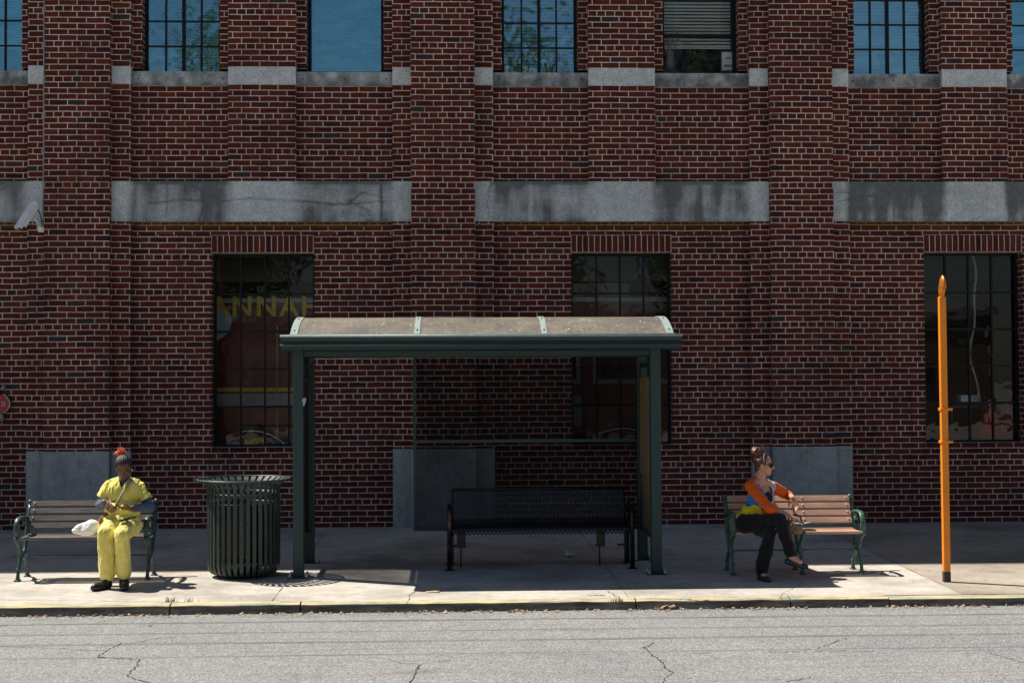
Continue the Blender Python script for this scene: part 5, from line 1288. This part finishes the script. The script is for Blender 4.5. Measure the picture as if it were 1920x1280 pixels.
# ------------------------------------------------------------------ litter
def scrap(name, px, py, w, h, mat_, label, cat, zfun=gz, G_=G2, lift=.02):
    c = G_(px, py); mb = MB(); n = 7; g = []
    for j in range(n):
        for i in range(n):
            x = (i/(n-1)-.5)*w; y = (j/(n-1)-.5)*h
            e = Vector((c.x+x*(1+.25*noise.noise(Vector((i*.7, j*.5, px)))), c.y+y*(1+.3*noise.noise(Vector((j*.8, i*.4, py)))), zfun(c.y+y)+.004+lift*(abs(noise.noise(Vector((i*.6, j*.6, px*.1))))*1.6+.25*(i/(n-1)))))
            g.append(e)
    mb.add(g, [(j*n+i, j*n+i+1, (j+1)*n+i+1, (j+1)*n+i) for j in range(n-1) for i in range(n-1)])
    o = mb.build(name, mat_, None, True); m_ = o.modifiers.new('s', 'SOLIDIFY'); m_.thickness = .0012; tag(o, label, cat)
M['paper'] = simple('white_paper', (.72, .74, .78), .8, 0, .05)
scrap('paper_scrap', 1068, 1043, .10, .16, M['paper'], 'white crumpled paper scrap on the shaded pavement under the mesh bench', 'litter', lift=.07)
scrap('paper_scrap', 376, 1140.5, .07, .07, simple('teal_wrapper', (.02, .38, .33), .5), 'small teal wrapper in the gutter at left', 'litter', zroad, G3, .02)
scrap('paper_scrap', 389, 1140.5, .05, .07, M['paper'], 'tiny white wrapper beside the teal one in the gutter', 'litter', zroad, G3, .02)
scrap('dry_leaf', 1248, 1136, .19, .14, simple('pale_dry_leaf', (.62, .40, .24), .8), 'large pale dry leaf lying in the gutter right of the shelter', 'leaf', zroad, G3, .05)
scrap('dry_leaf', 811, 1109, .13, .10, simple('tan_dry_leaf', (.62, .42, .25), .8), 'flat tan leaf on the sunlit pavement before the shelter', 'leaf', gz, G2, .008)
M['leafs'] = simple('dry_leaf_litter', (.30, .14, .06), .8, 0, .5, 30, c2=(.62, .42, .24))
lf = MB(); rnd = random.Random(11)
for i in range(1500):
    X = rnd.uniform(-7, 8.5)
    dens = .35+.65*max(0, noise.noise(Vector((X*1.3, 4, 0)))+.35)
    if rnd.random() > dens: continue
    Y = -5.95-abs(rnd.gauss(0, .05)); s = rnd.uniform(.008, .026); a = rnd.uniform(0, 6.28); tl = rnd.uniform(-.5, .5)
    c = Vector((X, Y, zroad(Y)+.006+rnd.random()*.012)); u = Vector((math.cos(a), math.sin(a), tl))*s; v = Vector((-math.sin(a), math.cos(a), rnd.uniform(-.4, .6)))*s*.5
    lf.quad(c-u, c+v, c+u, c-v)
for i in range(160):
    X = rnd.uniform(-7, 8); Y = rnd.uniform(-8.2, -6.1) if rnd.random() < .5 else rnd.uniform(-5.7, -4.2); s = rnd.uniform(.004, .011); a = rnd.uniform(0, 6.28)
    z = (zroad(Y) if Y < -5.9 else gz(Y))+.006; c = Vector((X, Y, z)); u = Vector((math.cos(a), math.sin(a), .3))*s; v = Vector((-math.sin(a), math.cos(a), .2))*s*.5; lf.quad(c-u, c+v, c+u, c-v, 1)
o = lf.build('leaf_litter', [M['leafs'], M['joint']]); tag(o, 'dry brown leaf litter along the gutter', 'leaf litter', kind='stuff')
gr_ = MB()
for cx_, n_ in ((320, 26), (354, 14), (1160, 16), (1150, 10)):
    c = G2(cx_, 1128)
    for i in range(n_):
        a = rnd.uniform(0, 6.28); L = rnd.uniform(.02, .06); b = c+Vector((rnd.gauss(0, .03), rnd.gauss(0, .008), 0)); d = Vector((math.cos(a)*.4, math.sin(a)*.3, 1)).normalized()*L; s = Vector((.003, 0, 0))
        gr_.quad(b-s, b+s, b+d+s*.2, b+d-s*.2)
o = gr_.build('weeds', simple('dry_green_weed', (.34, .36, .07), .8)); tag(o, 'sparse weeds growing in the joint behind the kerb', 'weeds', kind='stuff')
# ------------------------------------------------------------------ the other side of the street (behind the camera, mirrored in the windows)
def leaf_mat(name, a, b):
    t = NT(name); oi = t.new('ShaderNodeObjectInfo'); v = t.coord(); n = t.noise(v, 3, 4); t.col(t.ramp(n, [(.3, a), (.7, b)])); t.rough(.55)
    return t.m
M['leaf'] = leaf_mat('tree_leaves', (.035, .07, .018), (.09, .14, .04)); M['bark'] = simple('bark', (.10, .075, .05), .9, 0, .3, 6)
def tree(x, y, h, rc, label, seed):
    rnd = random.Random(seed); root = thing('street_tree', label, 'tree', (x, y, -.3), 'trees across the street')
    t = MB(); t.sweep([(x, y, -.4), (x+.05, y, h*.2), (x-.1, y+.05, h*.4), (x+.1, y, h*.62)], [.32, .24, .2, .12], 10)
    cl = []
    for i in range(14):
        a = rnd.uniform(0, 6.28); e = rnd.uniform(-.25, .9); d = Vector((math.cos(a), math.sin(a), e)).normalized()*rc*rnd.uniform(.5, .95); c = Vector((x, y, h*.66))+Vector((d.x, d.y, d.z*.75)); cl.append((c, rc*rnd.uniform(.28, .42)))
        t.sweep([(x, y, h*.45), c.lerp(Vector((x, y, h*.5)), .5), c], [.09, .05, .02], 6)
    t.build('trunk', M['bark'], root, True)
    l = MB()
    for c, r_ in cl:
        for i in range(420):
            d = Vector((rnd.gauss(0, 1), rnd.gauss(0, 1), rnd.gauss(0, .8))).normalized()*r_*rnd.uniform(.5, 1.05); p = c+d; u = Vector((rnd.gauss(0, 1), rnd.gauss(0, 1), rnd.gauss(0, 1))).normalized()*.13; v = u.orthogonal().normalized()*.07; l.quad(p-u, p+v, p+u, p-v)
    l.build('crown', M['leaf'], root); fixparent(root)
tree(-9.5, -33, 8.5, 3.6, 'broad leafy tree mirrored dimly in the left window', 1); tree(1.5, -36, 8.0, 3.8, 'round leafy tree mirrored dimly in the middle window', 2); tree(10.5, -34, 9.0, 3.6, 'tall leafy tree mirrored dimly in the right window', 3)
def palm(x, y, h, label, seed):
    rnd = random.Random(seed); root = thing('palm_tree', label, 'palm tree', (x, y, -.3), 'palms across the street')
    t = MB(); t.sweep([(x, y, -.4), (x+.1, y, h*.35), (x+.05, y, h*.7), (x, y, h)], [.26, .18, .16, .17], 10); t.build('trunk', M['bark'], root, True)
    l = MB()
    for i in range(38):
        a = rnd.uniform(0, 6.28); e = rnd.uniform(-.5, 1.1); L = rnd.uniform(1.6, 2.3); p = Vector((x, y, h)); d = Vector((math.cos(a)*math.cos(e), math.sin(a)*math.cos(e), math.sin(e)))
        for j in range(16):
            q = p+d*L/16; d = (d+Vector((0, 0, -.075))).normalized(); s_ = d.cross(Vector((0, 0, 1))).normalized(); w_ = .50*math.sin(math.pi*(j+1.5)/18)
            for sg in (-1, 1):
                tip = p+s_*sg*w_+d*.25+Vector((0, 0, -.20*w_)); l.quad(p-d*.02, p+d*.035, tip+d*.02, tip)
            l.quad(p-s_*.015, p+s_*.015, q+s_*.012, q-s_*.012); p = q
    l.build('fronds', M['leaf'], root); fixparent(root)
palm(-7.4, -25, 12.2, 'tall palm mirrored in the blue upper window beside the left pilaster', 1); palm(2.3, -25.5, 12.0, 'tall palm mirrored in the upper window right of the middle pilaster', 2); palm(7.9, -25, 12.6, 'tall palm mirrored in the upper window with open blinds', 3)
fb = thing('street_building', 'low brown brick building across the street mirrored faintly in the windows', 'building', (-2, -44, -.3))
m = MB(); m.box(-26, 24, -50, -44, -.35, 4.6); m.build('wall', simple('brown_brick', (.16, .11, .085), .9, 0, .1), fb)
m = MB(); m.box(-26.3, 24.3, -50.2, -43.7, 4.6, 4.9); m.build('roof', simple('grey_roof', (.2, .2, .2), .8), fb)
for i in range(10):
    X = -24+i*4.9; m = MB(); m.box(X, X+1.6, -44.0, -43.96, .9, 2.6); m.build('window', M['truck_glass'], fb)
fixparent(fb)
# greenery beyond the back openings
hg = MB(); rnd = random.Random(5)
for i in range(5000):
    X = rnd.uniform(-9, 16); Z = rnd.uniform(-.2, 4.5); p = Vector((X, 19+rnd.gauss(0, .5), Z*(.8+.2*math.sin(X)))); u = Vector((rnd.gauss(0, 1), rnd.gauss(0, 1), rnd.gauss(0, 1))).normalized()*.16; v = u.orthogonal().normalized()*.09; hg.quad(p-u, p+v, p+u, p-v)
o = hg.build('hedge', M['leaf']); tag(o, 'sunlit green foliage glimpsed through the building behind the right window', 'hedge')
# ------------------------------------------------------------------ light, sky, camera
to_sun = Vector((-.578, .275, 1.0)).normalized()
sun = bpy.data.lights.new('Sun', 'SUN'); sun.energy = 5.0; sun.angle = R(.5); sun.color = (1, .955, .88)
so = bpy.data.objects.new('Sun', sun); COL.objects.link(so); so.rotation_euler = to_sun.to_track_quat('Z', 'Y').to_euler()
w = bpy.data.worlds.new('World'); sc.world = w; w.use_nodes = True; nt = w.node_tree
sky = nt.nodes.new('ShaderNodeTexSky'); sky.sky_type = 'NISHITA'; sky.sun_disc = False
sky.sun_elevation = math.asin(to_sun.z); sky.sun_rotation = math.atan2(to_sun.x, to_sun.y) % (2*math.pi)
sky.air_density = 1.0; sky.dust_density = .6; sky.ozone_density = 1.0
nt.links.new(sky.outputs[0], nt.nodes['Background'].inputs[0]); nt.nodes['Background'].inputs[1].default_value = .050
cam = bpy.data.cameras.new('Camera'); cam.sensor_width = 36; cam.lens = 36*F/1920; cam.clip_end = 1500; cam.clip_start = .1
co = bpy.data.objects.new('Camera', cam); COL.objects.link(co)
co.matrix_world = Matrix(((rt.x, up.x, -fw.x, CAM.x), (rt.y, up.y, -fw.y, CAM.y), (rt.z, up.z, -fw.z, CAM.z), (0, 0, 0, 1)))
sc.camera = co
vs = sc.view_settings; vs.view_transform = 'Standard'; vs.look = 'None'; vs.exposure = .52; vs.gamma = 1.0; vs.use_curve_mapping = False
sc.cycles.max_bounces = 8; sc.cycles.transparent_max_bounces = 12
